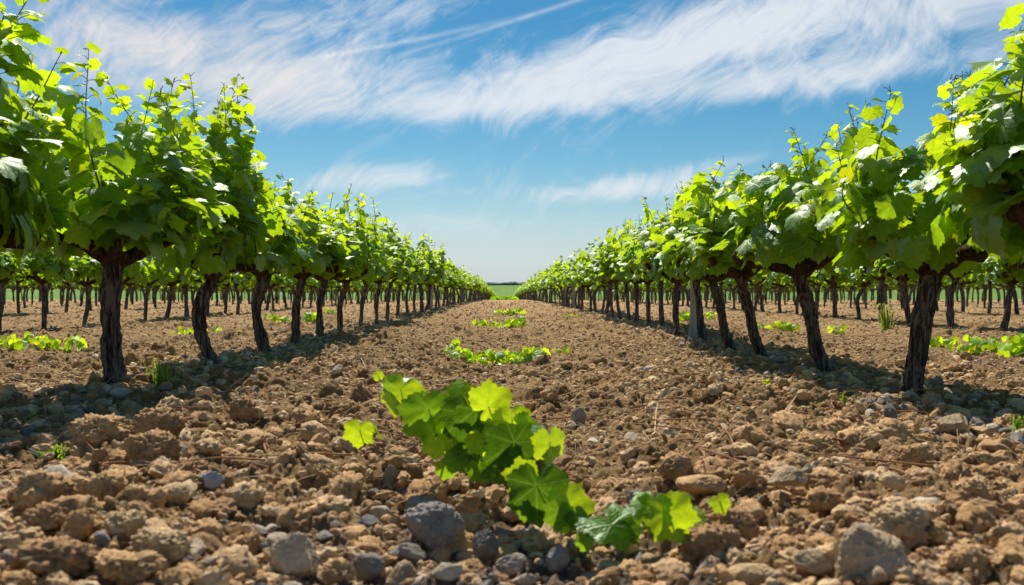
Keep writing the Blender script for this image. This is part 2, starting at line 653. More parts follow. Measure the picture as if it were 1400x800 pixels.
def add_leaves(acc, pos, tipdir, nrm, size, tint, tmpl, r_, mi=0):
    """pos, tipdir, nrm (n,3); size (n,); tint (n,3)"""
    n = len(pos)
    t_ = norm(tipdir)
    x = norm(np.cross(t_, nrm))
    z = norm(np.cross(x, t_))
    which = r_.integers(0, len(tmpl), n)
    uo = r_.uniform(0, 20, n)
    for k, (v, fs, uv) in enumerate(tmpl):
        idx = np.where(which == k)[0]
        if not len(idx):
            continue
        sx = size[idx][:, None, None]
        bend = r_.uniform(.5, 1.7, len(idx))[:, None, None]
        V = pos[idx][:, None, :] + sx * (v[None, :, 0:1] * x[idx][:, None, :] + v[None, :, 1:2] * t_[idx][:, None, :] + bend * v[None, :, 2:3] * z[idx][:, None, :])
        nv = len(v)
        F = [(f[None] + (np.arange(len(idx)) * nv)[:, None, None]).reshape(-1, f.shape[1]) for f in fs]
        L = np.tile(uv[None], (len(idx), 1, 1)); L[:, :, 2] = uo[idx][:, None]
        acc.add(V.reshape(-1, 3), F, mi, tint=np.repeat(tint[idx], nv, 0), luv=L.reshape(-1, 3))


def leaf_tints(n, r_, young):
    """young 0..1: dark mature green to yellow green; a few rusty tips"""
    young = np.clip(young + r_.normal(0, .16, n), 0, 1)[:, None]
    a = np.array([.048, .118, .010]); b = np.array([.105, .195, .014])
    c = a + (b - a) * young
    c = c * r_.uniform(.8, 1.2, (n, 1))
    rust = (r_.random(n) < .01 + .05 * (young[:, 0] > .85))[:, None]
    return np.where(rust, c * np.array([1.3, 1.0, .8]), c)


# ------------------------------------------------------------------ tubes (stems, canes, trunks)
def tube(path, radii, nseg=6, ridges=0.0, seed=0, close=True, rscale=1.0, knob=0.0):
    path = np.asarray(path, float); radii = np.asarray(radii, float)
    n = len(path)
    tg = norm(np.gradient(path, axis=0))
    ref = np.array([1.0, .13, .07]) if abs(tg[:, 2]).mean() > .6 else np.array([0.07, .05, 1.0])
    u = norm(np.cross(tg, ref)); w = np.cross(tg, u)
    a = np.linspace(0, 2 * np.pi, nseg, endpoint=False)
    A, S = np.meshgrid(a, np.arange(n), indexing='xy')
    ln = np.concatenate([[0], np.cumsum(np.linalg.norm(np.diff(path, axis=0), axis=1))])
    L = ln[:, None] * np.ones_like(A)
    rad = radii[:, None] * np.ones_like(A)
    if ridges:
        tw = A + 1.6 * L + .35 * np.sin(L * 9 + seed)
        f = fbm(np.cos(tw) * 4.2 * rscale + seed, np.sin(tw) * 4.2 * rscale, L * 3.2, 3, seed, .6)
        rid = 1 - np.abs(f) * 1.7
        big = vnoise(np.cos(A) * 1.3 + seed, np.sin(A) * 1.3, L * 5.0, seed + 5)
        fine = fbm(np.cos(tw) * 13, np.sin(tw) * 13, L * 8, 2, seed + 9)
        rad = rad * (1 + ridges * rid * .55 + ridges * .8 * big + ridges * .22 * fine)
    if knob:
        kb = np.clip(vnoise(np.cos(A) * 2 + 5, np.sin(A) * 2, L * 22, seed + 3), 0, 1)
        rad = rad * (1 + knob * kb)
    V = path[:, None, :] + rad[:, :, None] * (np.cos(A)[:, :, None] * u[:, None, :] + np.sin(A)[:, :, None] * w[:, None, :])
    i = np.arange(n * nseg).reshape(n, nseg)
    q = np.stack([i[:-1], np.roll(i, -1, 1)[:-1], np.roll(i, -1, 1)[1:], i[1:]], -1).reshape(-1, 4)
    V = V.reshape(-1, 3)
    fs = [q]
    if close:
        V = np.concatenate([V, path[:1], path[-1:]])
        c0, c1 = n * nseg, n * nseg + 1
        j = np.arange(nseg)
        fs.append(np.stack([np.full(nseg, c0), (j + 1) % nseg, j], 1))
        b = (n - 1) * nseg
        fs.append(np.stack([np.full(nseg, c1), b + j, b + (j + 1) % nseg], 1))
    return V, fs


def curve_pts(ctrl, n):
    """smooth path through control points (Catmull-Rom)"""
    c = np.asarray(ctrl, float)
    c = np.concatenate([[2 * c[0] - c[1]], c, [2 * c[-1] - c[-2]]])
    m = len(c) - 3
    out = []
    for t in np.linspace(0, m - 1e-6, n):
        i = int(t); f = t - i
        p0, p1, p2, p3 = c[i:i + 4]
        out.append(.5 * ((2 * p1) + (-p0 + p2) * f + (2 * p0 - 5 * p1 + 4 * p2 - p3) * f * f + (-p0 + 3 * p1 - 3 * p2 + p3) * f ** 3))
    return np.array(out)


# ------------------------------------------------------------------ one grapevine
HEAD = .715
def vine_meshes(seed, lod, top=1.5, lean=(0, 0), mid=(0, 0), thick=1.0, dense=1.0, tallshoots=3, halfx=.36, halfy=.60):
    """meshes of a bush vine: trunk, arms, crown. lod 0 near, 1 middle, 2 far. base at origin"""
    r_ = np.random.default_rng(seed)
    seg = (48, 14, 6)[lod]; nr = (90, 18, 7)[lod]
    hx, hy = lean
    # trunk
    ctrl = [(0, 0, -.06), (.004, 0, .02), (mid[0] * .6, mid[1] * .6, .18), (mid[0], mid[1], .40), (hx, hy, HEAD - .10), (hx * 1.02, hy, HEAD)]
    p = curve_pts(ctrl, nr)
    s = np.linspace(0, 1, nr)
    rad = .043 * thick * (1 + .38 * np.exp(-s / .08) - .08 * np.sin(s * 3.1) + .06 * np.sin(s * 11 + seed) + .42 * np.exp(-((s - 1) / .12) ** 2))
    rad[-1] *= .5
    V, F = tube(p, rad, seg, .38 if lod < 2 else .1, seed, True, 1.0, .32 if lod == 0 else 0)
    trunk = new_mesh('trunk', V, F, [M_bark])
    # arms
    arms, tips = [], []
    na = (4, 4, 3)[lod]
    a0 = r_.uniform(0, 6.28)
    for k in range(na):
        a = a0 + k * 6.283 / na + r_.normal(0, .25)
        d = np.array([math.cos(a) * .75, math.sin(a) * 1.1, 0])
        ln = r_.uniform(.30, .48)
        e = np.array([hx, hy, HEAD]) + d * ln + np.array([0, 0, r_.uniform(-.01, .12)])
        m_ = np.array([hx, hy, HEAD]) + d * ln * .5 + np.array([0, 0, r_.uniform(-.01, .05)])
        st = np.array([hx, hy, HEAD - .06])
        pp = curve_pts([st, m_, e, e + np.array([d[0] * .05, d[1] * .05, .06])], (22, 8, 4)[lod])
        rr = np.linspace(.036, .020, len(pp)) * thick; rr[-1] *= .5
        V, F = tube(pp, rr, (14, 7, 4)[lod], .25 if lod < 2 else 0, seed + k * 7 + 1, True, 1.0, .6 if lod == 0 else 0)
        arms.append(new_mesh('arm', V, F, [M_arm]))
        tips.append(pp[int(len(pp) * .55)]); tips.append(pp[-1])
    # crown: shoots and their leaves
    acc = Acc()
    P, T, N, S, C = [], [], [], [], []
    nshoot = (22, 19, 12)[lod]
    size0 = (.155, .150, .185)[lod]
    c0 = np.array([hx, hy, 0])
    for k in range(nshoot):
        b = tips[r_.integers(0, len(tips))]
        a = r_.uniform(0, 6.28)
        tall = k < tallshoots
        rr = r_.uniform(.2, 1.0) if tall else math.sqrt(r_.uniform(.02, 1))
        out = np.array([math.cos(a) * halfx * rr, math.sin(a) * halfy * rr, 0])
        zt = (top - b[2]) * (r_.uniform(.92, 1.16) if tall else r_.uniform(.42, .86) - .16 * rr)
        e = c0 + out * (1.0 if tall else 1.15) + np.array([0, 0, b[2] + zt])
        mpt = b + (e - b) * .5 + np.array([out[0] * .25, out[1] * .25, .03]) + r_.normal(0, .025, 3)
        nn = (16, 10, 6)[lod]
        pp = curve_pts([b, mpt, e], nn)
        rads = np.linspace(.0065, .0016 if lod == 0 else .003, nn)
        V, F = tube(pp, rads, (5, 4, 3)[lod], close=False)
        acc.add(V, F, 1, tint=np.array([.1, .1, .1]), luv=np.array([0., 0, 0]))
        L = np.linalg.norm(e - b)
        step = (.052, .058, .085)[lod]
        nl = max(int(L / step * dense * (1.3 if tall else 1)), 3)
        for i in range(nl):
            t_ = (i + .5) / nl
            f = t_ * (nn - 1); j = int(f)
            q = pp[j] + (pp[min(j + 1, nn - 1)] - pp[j]) * (f - j)
            az = a + 2.6 * i + r_.normal(0, .7)
            od = np.array([math.cos(az), math.sin(az), 0])
            oc = q - c0; oc[2] = 0; oc = oc / (np.linalg.norm(oc) + .08)
            od = od * .8 + oc * .55
            sz = size0 * (1.0 if t_ < .55 else 1.0 - .62 * ((t_ - .55) / .45) ** 1.3) * r_.uniform(.72, 1.15)
            pet = sz * .62
            q2 = q + od * pet + np.array([0, 0, pet * .35])
            droop = r_.uniform(-.2, 1.2) if t_ < .8 else r_.uniform(-.7, .5)
            P.append(q2); S.append(sz)
            td = od + np.array([0, 0, -droop]) + r_.normal(0, .22, 3)
            nv = od * r_.uniform(.2, 1.1) + np.array([0, 0, 1.0]) + r_.normal(0, .38, 3)
            T.append(td); N.append(nv); C.append(.25 + .75 * max(0, t_ - .35) / .65)
            if lod == 0 and r_.random() < .8:
                V, F = tube([q, (q + q2) / 2 + [0, 0, .006], q2], [.0022, .0018, .0015], 3, close=False)
                acc.add(V, F, 1, tint=np.array([.1, .1, .1]), luv=np.array([0., 0, 0]))
        if lod < 2 and (tall or r_.random() < .4):      # tendrils and the closed bud at the tip
            for _ in range(3):
                dd = r_.normal(0, 1, 3); dd[2] = abs(dd[2]); dd = dd / np.linalg.norm(dd) * r_.uniform(.02, .05)
                V, F = tube([pp[-1], pp[-1] + dd * .6 + [0, 0, .008], pp[-1] + dd], [.0022, .0018, .003], 3, close=True)
                acc.add(V, F, 1, tint=np.array([.1, .1, .1]), luv=np.array([0., 0, 0]))
    # filling leaves through the volume and a skirt of big leaves hanging round the head
    nf = int((60, 60, 34)[lod] * dense)
    for i in range(nf):
        a = r_.uniform(0, 6.28); rr = r_.uniform(.25, 1) ** .5
        z = HEAD + .05 + (top - HEAD) * .62 * r_.random()
        wz = 1.0 - .35 * ((z - HEAD) / (top - HEAD))
        od = np.array([math.cos(a), math.sin(a), 0])
        q = c0 + np.array([od[0] * halfx * rr * wz, od[1] * halfy * rr * wz, z])
        P.append(q); S.append(size0 * r_.uniform(.8, 1.15))
        T.append(od * .6 + np.array([0, 0, -r_.uniform(.3, 1.5)]) + r_.normal(0, .3, 3))
        N.append(od * r_.uniform(.4, 1.6) + np.array([0, 0, .7]) + r_.normal(0, .3, 3)); C.append(.2)
    ns = int((46, 38, 18)[lod] * dense)
    for i in range(ns):
        a = r_.uniform(0, 6.28)
        od = np.array([math.cos(a), math.sin(a), 0])
        q = c0 + np.array([od[0] * halfx * .95, od[1] * halfy * .95, 0]) * r_.uniform(.55, 1.05) + np.array([0, 0, HEAD + r_.uniform(.03, .28)])
        P.append(q); S.append(size0 * r_.uniform(.85, 1.2))
        T.append(od * .3 + np.array([0, 0, -1.2]) + r_.normal(0, .25, 3))
        N.append(od * 1.4 + np.array([0, 0, .5]) + r_.normal(0, .25, 3)); C.append(.1)
    add_leaves(acc, np.array(P), np.array(T), np.array(N), np.array(S), leaf_tints(len(P), r_, np.array(C)), (T_HI, T_MID, T_LOW)[lod], r_)
    crown = acc.mesh('crown', [M_leaf, M_cane])
    return trunk, arms, crown


def place_vine(meshes, loc, rotz, scale, label, group, sx=1.0):
    trunk, arms, crown = meshes
    root = empty('grapevine', loc, label, 'grapevine', group)
    root.rotation_euler = (0, 0, rotz)
    root.scale = (scale * sx, scale, scale)
    link('trunk', trunk, root)
    for a in arms:
        link('arm', a, root)
    link('crown', crown, root)
    return root


ORD = ['nearest', 'second', 'third', 'fourth', 'fifth', 'sixth', 'seventh', 'eighth', 'ninth', 'tenth', 'eleventh', 'twelfth',
       'thirteenth', 'fourteenth', 'fifteenth', 'sixteenth', 'seventeenth', 'eighteenth']

# near vines, one by one: base x px, base y px, head x px, middle x px, girth, top height, seed
LEFT = [  # Z, X base, lean, mid, thick, top, label
    (160, 535, 158, 152, 0.99, 1.57, 'thick upright blackish grapevine trunk with pale round stone at its foot, left row'),
    (291, 502, 288, 272, 0.86, 1.98, 'tall leafy grapevine in left row on a dark trunk bowed to the left'),
    (362, 487, 360, 351, 0.86, 1.52, 'left row grapevine with slim bowed trunk, just right of the tall leafy one'),
    (403, 475, 414, 405, 0.82, 1.50, 'fourth grapevine trunk from the left edge in the left row, leaning right'),
    (437, 463, 444, 437, 0.73, 1.42, 'fifth trunk of left lane row, slim and nearly upright grapevine'),
    (464, 450, 474, 466, 0.77, 1.68, 'grapevine of left row with a tall shoot sticking up above its neighbours'),
    (492, 447, 501, 495, 0.69, 1.50, 'left row grapevine with slim slanting trunk between two upright ones'),
    (515, 441, 519, 515, 0.73, 1.62, 'eighth grapevine trunk from the left edge in the left lane row'),
    (529, 436, 534, 530, 0.69, 1.45, 'ninth grapevine trunk from the left edge in the left lane row'),
    (543, 432, 547, 545, 0.69, 1.5, 'tenth grapevine trunk from the left edge in the left lane row'),
    (557, 430, 558, 556, 0.69, 1.62, 'eleventh grapevine trunk from the left edge in the left lane row'),
    (567, 427, 568, 566, 0.69, 1.4, 'twelfth grapevine trunk from the left edge in the left lane row'),
]
RIGHT = [
    (1243, 550, 1268, 1256, 1.03, 1.57, 'gnarled grapevine leaning right on thick dark trunk, rightmost trunk of the right lane row'),
    (1130, 513, 1092, 1108, 0.86, 1.56, 'right row grapevine with thin trunk leaning strongly to the left'),
    (1043, 498, 1014, 1024, 0.82, 1.55, 'third trunk from right in the right lane row, curved and leaning left'),
    (1000, 476, 976, 985, 0.86, 1.50, 'right row grapevine with stout reddish trunk leaning left, right of the grey stake'),
    (961, 468, 952, 955, 0.77, 1.62, 'right row grapevine whose trunk stands against the pale grey stake'),
    (925, 459, 926, 924, 0.73, 1.5, 'right row grapevine just left of the pale grey stake'),
    (905, 452, 903, 904, 0.77, 1.66, 'stout straight grapevine trunk, seventh from the right in the right lane row'),
    (887, 446, 886, 886, 0.69, 1.45, 'eighth grapevine trunk from the right in the right lane row'),
    (870, 443, 870, 871, 0.77, 1.5, 'ninth grapevine trunk from the right in the right lane row'),
    (861, 438, 856, 858, 0.69, 1.62, 'tenth grapevine trunk from the right in the right lane row'),
    (848, 435, 842, 844, 0.69, 1.42, 'eleventh grapevine trunk from the right in the right lane row'),
    (838, 433, 834, 835, 0.69, 1.5, 'twelfth grapevine trunk from the right in the right lane row'),
]


def near_row(tab, side):
    out = []
    for k, (bx, by, hx, mx, thick, top, label) in enumerate(tab):
        X = side * ROW * (1 + .012 * math.sin(k * 2.3))
        Y = abs(X * 1200 / (bx - 690))
        lean = ((hx - bx) / 1200 * Y, random.uniform(-.05, .05))
        mid = ((mx - bx) / 1200 * Y, random.uniform(-.03, .03))
        lod = 0 if Y < 10.5 else 1
        wide = {(1, 0): (.52, .62), (1, 1): (.42, .6), (-1, 0): (.42, .6)}.get((side, k), (.36, .60))
        ms = vine_meshes(100 + k * 3 + (50 if side > 0 else 0), lod, top, lean, mid, thick, tallshoots=(6, 6, 4, 5)[k % 4], halfx=wide[0], halfy=wide[1], dense=1.15 if k == 0 else 1.0)
        place_vine(ms, (X, Y, gz(X, Y) - .005), 0, 1, label, 'grapevines lining the bare lane, %s row' % ('right' if side > 0 else 'left'))
        out.append(Y)
    return out[-1]


# vines whose trunks stand just outside the frame, their leaves fill the upper corners
ms = vine_meshes(301, 0, 2.12, (.04, .0), (.0, 0), 1.1, 1.1, 5)
place_vine(ms, (-2.24, 3.35, smooth_z(-2.2, 3.35)), 0, 1, 'big leafed grapevine cut off by the left edge, its trunk out of view', 'grapevines lining the bare lane, left row')
ms = vine_meshes(303, 0, 1.52, (-.02, .0), (.0, 0), 1.1, 1.15, 7, .46, .6)
place_vine(ms, (2.12, 3.20, smooth_z(2.1, 3.3)), 0, 1, 'big leafed grapevine cut off by the right edge, its trunk out of view', 'grapevines lining the bare lane, right row')
yl = near_row(LEFT, -1)
yr = near_row(RIGHT, 1)

MID = [vine_meshes(500 + i, 1, 1.36 + .13 * (i % 4) - .01 * i, (random.uniform(-.13, .13), random.uniform(-.06, .06)), (random.uniform(-.06, .06), 0), .72 + .12 * (i % 4), tallshoots=3 + i % 3) for i in range(7)]
FAR = [vine_meshes(700 + i, 2, 1.38 + .12 * (i % 3), (random.uniform(-.13, .13), random.uniform(-.06, .06)), (random.uniform(-.06, .06), 0), .8 + .1 * (i % 4), tallshoots=2 + i % 2) for i in range(6)]


def row(X, y0, y1, label_fn, group, step=1.2, ymid=24):
    y = y0; k = 0
    while y < y1:
        x = X + random.uniform(-.07, .07); yy = y + random.uniform(-.12, .12)
        lib = MID if yy < ymid else FAR
        place_vine(random.choice(lib), (x, yy, smooth_z(x, yy) + .0), random.choice((0, math.pi)) + random.uniform(-.25, .25), random.uniform(.88, 1.07), label_fn(k), group,
                   random.choice((1, -1)) if False else 1)
        y += step; k += 1


row(-ROW, yl + 1.25, 72, lambda k: 'small distant grapevine in the dark far stretch of the left lane row', 'far grapevines of the left lane row')
row(ROW, yr + 1.2, 72, lambda k: 'small distant grapevine in the dark far stretch of the right lane row', 'far grapevines of the right lane row')
for side, word in ((-1, 'left'), (1, 'right')):
    names = ['%s grapevine seen behind the %s lane row, one row further out' % (ORD[i], word) for i in range(8)]
    row(side * 3 * ROW, 8.6 if side < 0 else 8.9, 46, lambda k: names[k] if k < 8 else 'far grapevine one row beyond the %s lane row' % word, 'grapevines of the second row on the %s' % word, 1.08, 18)
    row(side * 5 * ROW, 14.6, 40, lambda k: 'small grapevine two rows beyond the %s lane row' % word, 'grapevines of the third row on the %s' % word, 1.05, 16)


def far_vineyard():
    """the rest of the vineyard, thousands of vines that nobody could count"""
    vs, fs, ms_, ti, lu = [], {3: [], 4: []}, {3: [], 4: []}, [], []
    lib = []
    for tr, arms, cr in FAR[:4]:
        n = 0; V, A, B, q3, q4, m3, m4 = [], [], [], [], [], [], []
        for me, mi in [(tr, 2), (cr, None)] + [(a, 2) for a in arms]:
            nv = len(me.vertices); co = np.empty(nv * 3, np.float32); me.vertices.foreach_get('co', co)
            ls = np.empty(len(me.loops), np.int32); me.loops.foreach_get('vertex_index', ls)
            st = np.empty(len(me.polygons), np.int32); me.polygons.foreach_get('loop_start', st)
            mt = np.empty(len(me.polygons), np.int32); me.polygons.foreach_get('material_index', mt)
            tot = np.diff(np.append(st, len(ls)))
            if mi is not None: mt[:] = mi
            for k, q, m in ((3, q3, m3), (4, q4, m4)):
                w = np.where(tot == k)[0]
                if len(w):
                    q.append(ls[st[w][:, None] + np.arange(k)] + n); m.append(mt[w])
            V.append(co.reshape(-1, 3))
            if 'tint' in me.attributes:
                c = np.empty(nv * 4, np.float32); me.attributes['tint'].data.foreach_get('color', c); A.append(c.reshape(-1, 4))
                c = np.empty(nv * 3, np.float32); me.attributes['luv'].data.foreach_get('vector', c); B.append(c.reshape(-1, 3))
            else:
                A.append(np.ones((nv, 4), np.float32)); B.append(np.zeros((nv, 3), np.float32))
            n += nv
        lib.append((np.concatenate(V), np.concatenate(q3), np.concatenate(q4), np.concatenate(m3), np.concatenate(m4), np.concatenate(A), np.concatenate(B)))
    spots = []
    for side in (-1, 1):
        for k in (1, 3, 5, 7, 9, 11, 13):
            y0 = {1: 72, 3: 46, 5: 40}.get(k, k * ROW * 1.45)
            for y in np.arange(y0, {1: 148, 3: 110}.get(k, 84), 1.1):
                spots.append((side * k * ROW, y))
    n = 0
    for X, y in spots:
        V, q3, q4, m3, m4, A, B = lib[rng.integers(0, len(lib))]
        a = rng.uniform(0, 6.28); s = rng.uniform(.92, 1.06)
        x, yy = X + rng.uniform(-.08, .08), y + rng.uniform(-.15, .15)
        c, s_ = math.cos(a) * s, math.sin(a) * s
        W = np.stack([V[:, 0] * c - V[:, 1] * s_ + x, V[:, 0] * s_ + V[:, 1] * c + yy, V[:, 2] * s + smooth_z(x, yy)], 1)
        vs.append(W); fs[3].append(q3 + n); fs[4].append(q4 + n); ms_[3].append(m3); ms_[4].append(m4); ti.append(A); lu.append(B)
        n += len(V)
    me = new_mesh('far_vines', np.concatenate(vs), [np.concatenate(fs[3]), np.concatenate(fs[4])], [M_leaf, M_cane, M_bark], True,
                  {'tint': np.concatenate(ti), 'luv': np.concatenate(lu)}, np.concatenate(ms_[3] + ms_[4]))
    o = link('far_vine_foliage', me)
    tagged(o, 'mass of distant vineyard rows behind the nearer vines', None, None, 'stuff')
far_vineyard()


# ------------------------------------------------------------------ beyond the vineyard: meadow, low ridge, treeline
def far_land():
    m, t = material('green_meadow')
    P = t.n('ShaderNodeNewGeometry').outputs['Position']
    n = t.noise(t.vmul(P, (1, .25, 1)), .25, 6, .7)
    principled(t, t.mix(t.ss(n, .35, .65), (.07, .15, .025), (.14, .23, .04)), .95, None, .1)
    ys = np.array([149, 153, 160, 175, 200, 260, 340, 480, 700, 1000, 1300]); xs = np.linspace(-1400, 1400, 90)
    X, Y = np.meshgrid(xs, ys)
    Z = np.interp(Y, [149, 153, 160, 200, 340, 700, 1000, 1300], [-2.28, -2.36, -2.40, -2.3, -1.35, -.3, .35, .2]) + .25 * vnoise(X * .01, Y * .01) * np.clip((Y - 180) / 200, 0, 1)
    i = np.arange(X.size).reshape(X.shape)
    q = np.stack([i[:-1, :-1], i[:-1, 1:], i[1:, 1:], i[1:, :-1]], -1).reshape(-1, 4)
    link('grass_field', new_mesh('grass_field', np.stack([X.ravel(), Y.ravel(), Z.ravel()], 1), [q], [m]), kind='structure')
    # tall grass and saplings at the end of the lane
    acc = Acc(); r_ = np.random.default_rng(5)
    n = 6000
    y = np.concatenate([r_.uniform(95, 145, n // 2), r_.uniform(145, 154, n // 2)]); x = np.where(y < 145, r_.uniform(-1.3, 1.3, n), r_.uniform(-24, 24, n)); h = r_.uniform(.3, .9, n)
    P_ = np.stack([x, y, macro(x, y)], 1)
    T = np.stack([r_.normal(0, .25, n), r_.normal(0, .25, n), np.ones(n)], 1)
    N = np.stack([r_.normal(0, .5, n), -np.ones(n), np.zeros(n)], 1)
    add_leaves(acc, P_, T, N, h, leaf_tints(n, r_, np.full(n, .5)) * [.9, 1.0, 1.2], T_LOW, r_)
    o = link('grass_verge', acc.mesh('grass_verge', [M_leaf])); tagged(o, 'strip of tall green grass at the far end of the lane', None, None, 'stuff')
    m2, t2 = material('far_wood')
    P = t2.n('ShaderNodeNewGeometry').outputs['Position']
    n2 = t2.noise(P, .12, 5, .7)
    principled(t2, t2.mix(t2.ss(n2, .4, .6), (.06, .10, .085), (.09, .14, .11)), 1, None, .05)  # distance haze is put into the colour: crowns paler and bluer
    # a far wood: row upon row of rounded crowns
    acc = Acc()
    th = np.linspace(0, np.pi, 7); ph = np.linspace(0, 2 * np.pi, 9)[:-1]
    for k in range(900):
        x = r_.uniform(-1100, 1100); y = r_.uniform(1110, 1240)
        h = r_.uniform(2.6, 4.6) * (1 + .2 * math.sin(x * .02)); w = r_.uniform(6, 14)
        A, B = np.meshgrid(th, ph, indexing='ij')
        rr = 1 + .25 * fbm(A * 1.5 + k, B * 1.5, octs=2, seed=k)
        V = np.stack([x + w * np.sin(A) * np.cos(B) * rr, y + w * np.sin(A) * np.sin(B) * rr, .0 + h * .5 + h * .55 * np.cos(A) * rr], -1).reshape(-1, 3)
        i = np.arange(56).reshape(7, 8)
        q = np.stack([i[:-1], np.roll(i, -1, 1)[:-1], np.roll(i, -1, 1)[1:], i[1:]], -1).reshape(-1, 4)
        acc.add(V, [q])
    o = link('far_treeline', acc.mesh('far_treeline', [m2])); tagged(o, 'dark low line of far trees along the horizon', None, None, 'stuff')
far_land()


# ------------------------------------------------------------------ stones and clods
import bmesh
ICO = {}
def ico(sub):
    if sub not in ICO:
        bm = bmesh.new(); bmesh.ops.create_icosphere(bm, subdivisions=sub, radius=1)
        v = np.array([list(x.co) for x in bm.verts]); f = np.array([[x.index for x in q.verts] for q in bm.faces])
        bm.free(); ICO[sub] = (v, f)
    return ICO[sub]


def rock(sub, r_, angular, lumpy, seed):
    """angular stone (planes cut a ball) or lumpy clod"""
    v, f = ico(sub)
    v = v.copy()
    n = norm(v)
    if angular > 0:
        d = np.ones(len(v))
        for _ in range(9):
            p = norm(r_.normal(0, 1, 3)); h = r_.uniform(.45, .85)
            c = n @ p
            d = np.minimum(d, np.where(c > .05, h / np.maximum(c, .05), 9))
        v = n * (1 * (1 - angular) + d[:, None] * angular)
    if lumpy > 0:
        k = fbm(n[:, 0] * 1.6 + seed, n[:, 1] * 1.6, n[:, 2] * 1.6, 3, seed, .55)
        b = np.abs(fbm(n[:, 0] * 4.5 + seed, n[:, 1] * 4.5, n[:, 2] * 4.5, 2, seed + 3, .6))
        v = v * (1 + lumpy * (.24 * k - .27 * b + .14))[:, None]
        if sub >= 4:
            v = v * (1 + (.02 + lumpy * .085) * fbm(n[:, 0] * 12, n[:, 1] * 12, n[:, 2] * 12, 3, seed + 6, .75))[:, None]
    v = v + n * (.02 * fbm(n[:, 0] * 5, n[:, 1] * 5, n[:, 2] * 5, 2, seed + 8))[:, None]
    return v, f


def rot_rand(r_, n, flat=.6):
    """random rotations about z with a modest tilt"""
    a = r_.uniform(0, 6.283, n); b = r_.normal(0, flat, n); c = r_.normal(0, flat, n)
    ca, sa, cb, sb, cc, s_c = np.cos(a), np.sin(a), np.cos(b), np.sin(b), np.cos(c), np.sin(c)
    o, z = np.ones(n), np.zeros(n)
    Rz = np.stack([ca, -sa, z, sa, ca, z, z, z, o], 1).reshape(n, 3, 3)
    Rx = np.stack([o, z, z, z, cb, -sb, z, sb, cb], 1).reshape(n, 3, 3)
    Ry = np.stack([cc, z, s_c, z, o, z, -s_c, z, cc], 1).reshape(n, 3, 3)
    return Rz @ Rx @ Ry


CLOD = [(.53, .35, .185), (.46, .295, .15), (.60, .43, .255), (.36, .225, .12), (.64, .485, .31)]
STONE = [(.30, .28, .25), (.46, .39, .31), (.23, .215, .20), (.54, .48, .40), (.42, .31, .21), (.25, .25, .26)]


def scatter(name, label, lib, x, y, size, flat, r_, stoniness, sink=.3):
    n = len(x)
    z = field_h(x, y)
    Rm = rot_rand(r_, n)
    sc3 = size[:, None] * np.stack([r_.uniform(.85, 1.35, n), r_.uniform(.7, 1.05, n), r_.uniform(flat, flat + .35, n)], 1)
    st = r_.random(n) < stoniness
    ci = r_.integers(0, 5, n); si = r_.integers(0, 6, n)
    tint = np.where(st[:, None], np.array(STONE)[si], np.array(CLOD)[ci]) * r_.uniform(.8, 1.2, (n, 1))
    which = r_.integers(0, len(lib) // 2, n) + np.where(st, 0, len(lib) // 2)
    acc = Acc()
    for k, (v, f) in enumerate(lib):
        idx = np.where(which == k)[0]
        if not len(idx): continue
        V = np.einsum('nij,nvj->nvi', Rm[idx], v[None] * sc3[idx][:, None, :])
        V[:, :, 2] += (z[idx] + size[idx] * flat * (1 - 2 * sink))[:, None]
        V[:, :, 0] += x[idx][:, None]; V[:, :, 1] += y[idx][:, None]
        nv = len(v)
        F = (f[None] + (np.arange(len(idx)) * nv)[:, None, None]).reshape(-1, 3)
        acc.add(V.reshape(-1, 3), [F], 0, tint=np.repeat(tint[idx], nv, 0))
    o = link(name, acc.mesh(name, [M_rock], False))
    tagged(o, label, None, None, 'stuff')


def fan(r_, n, y0, y1, wide=.86, power=1.0):
    y = y0 * (y1 / y0) ** (r_.random(n) ** power)
    x = r_.uniform(-1, 1, n) * (wide * y + .45)
    return x.astype(np.float32), y.astype(np.float32)


def stony(x, y):
    """share of bare stones: highest in the middle of the near lane"""
    return np.clip(.06 + .46 * np.exp(-((x + .05) / .55) ** 2 - ((y - 1.75) / .7) ** 2), 0, .85)


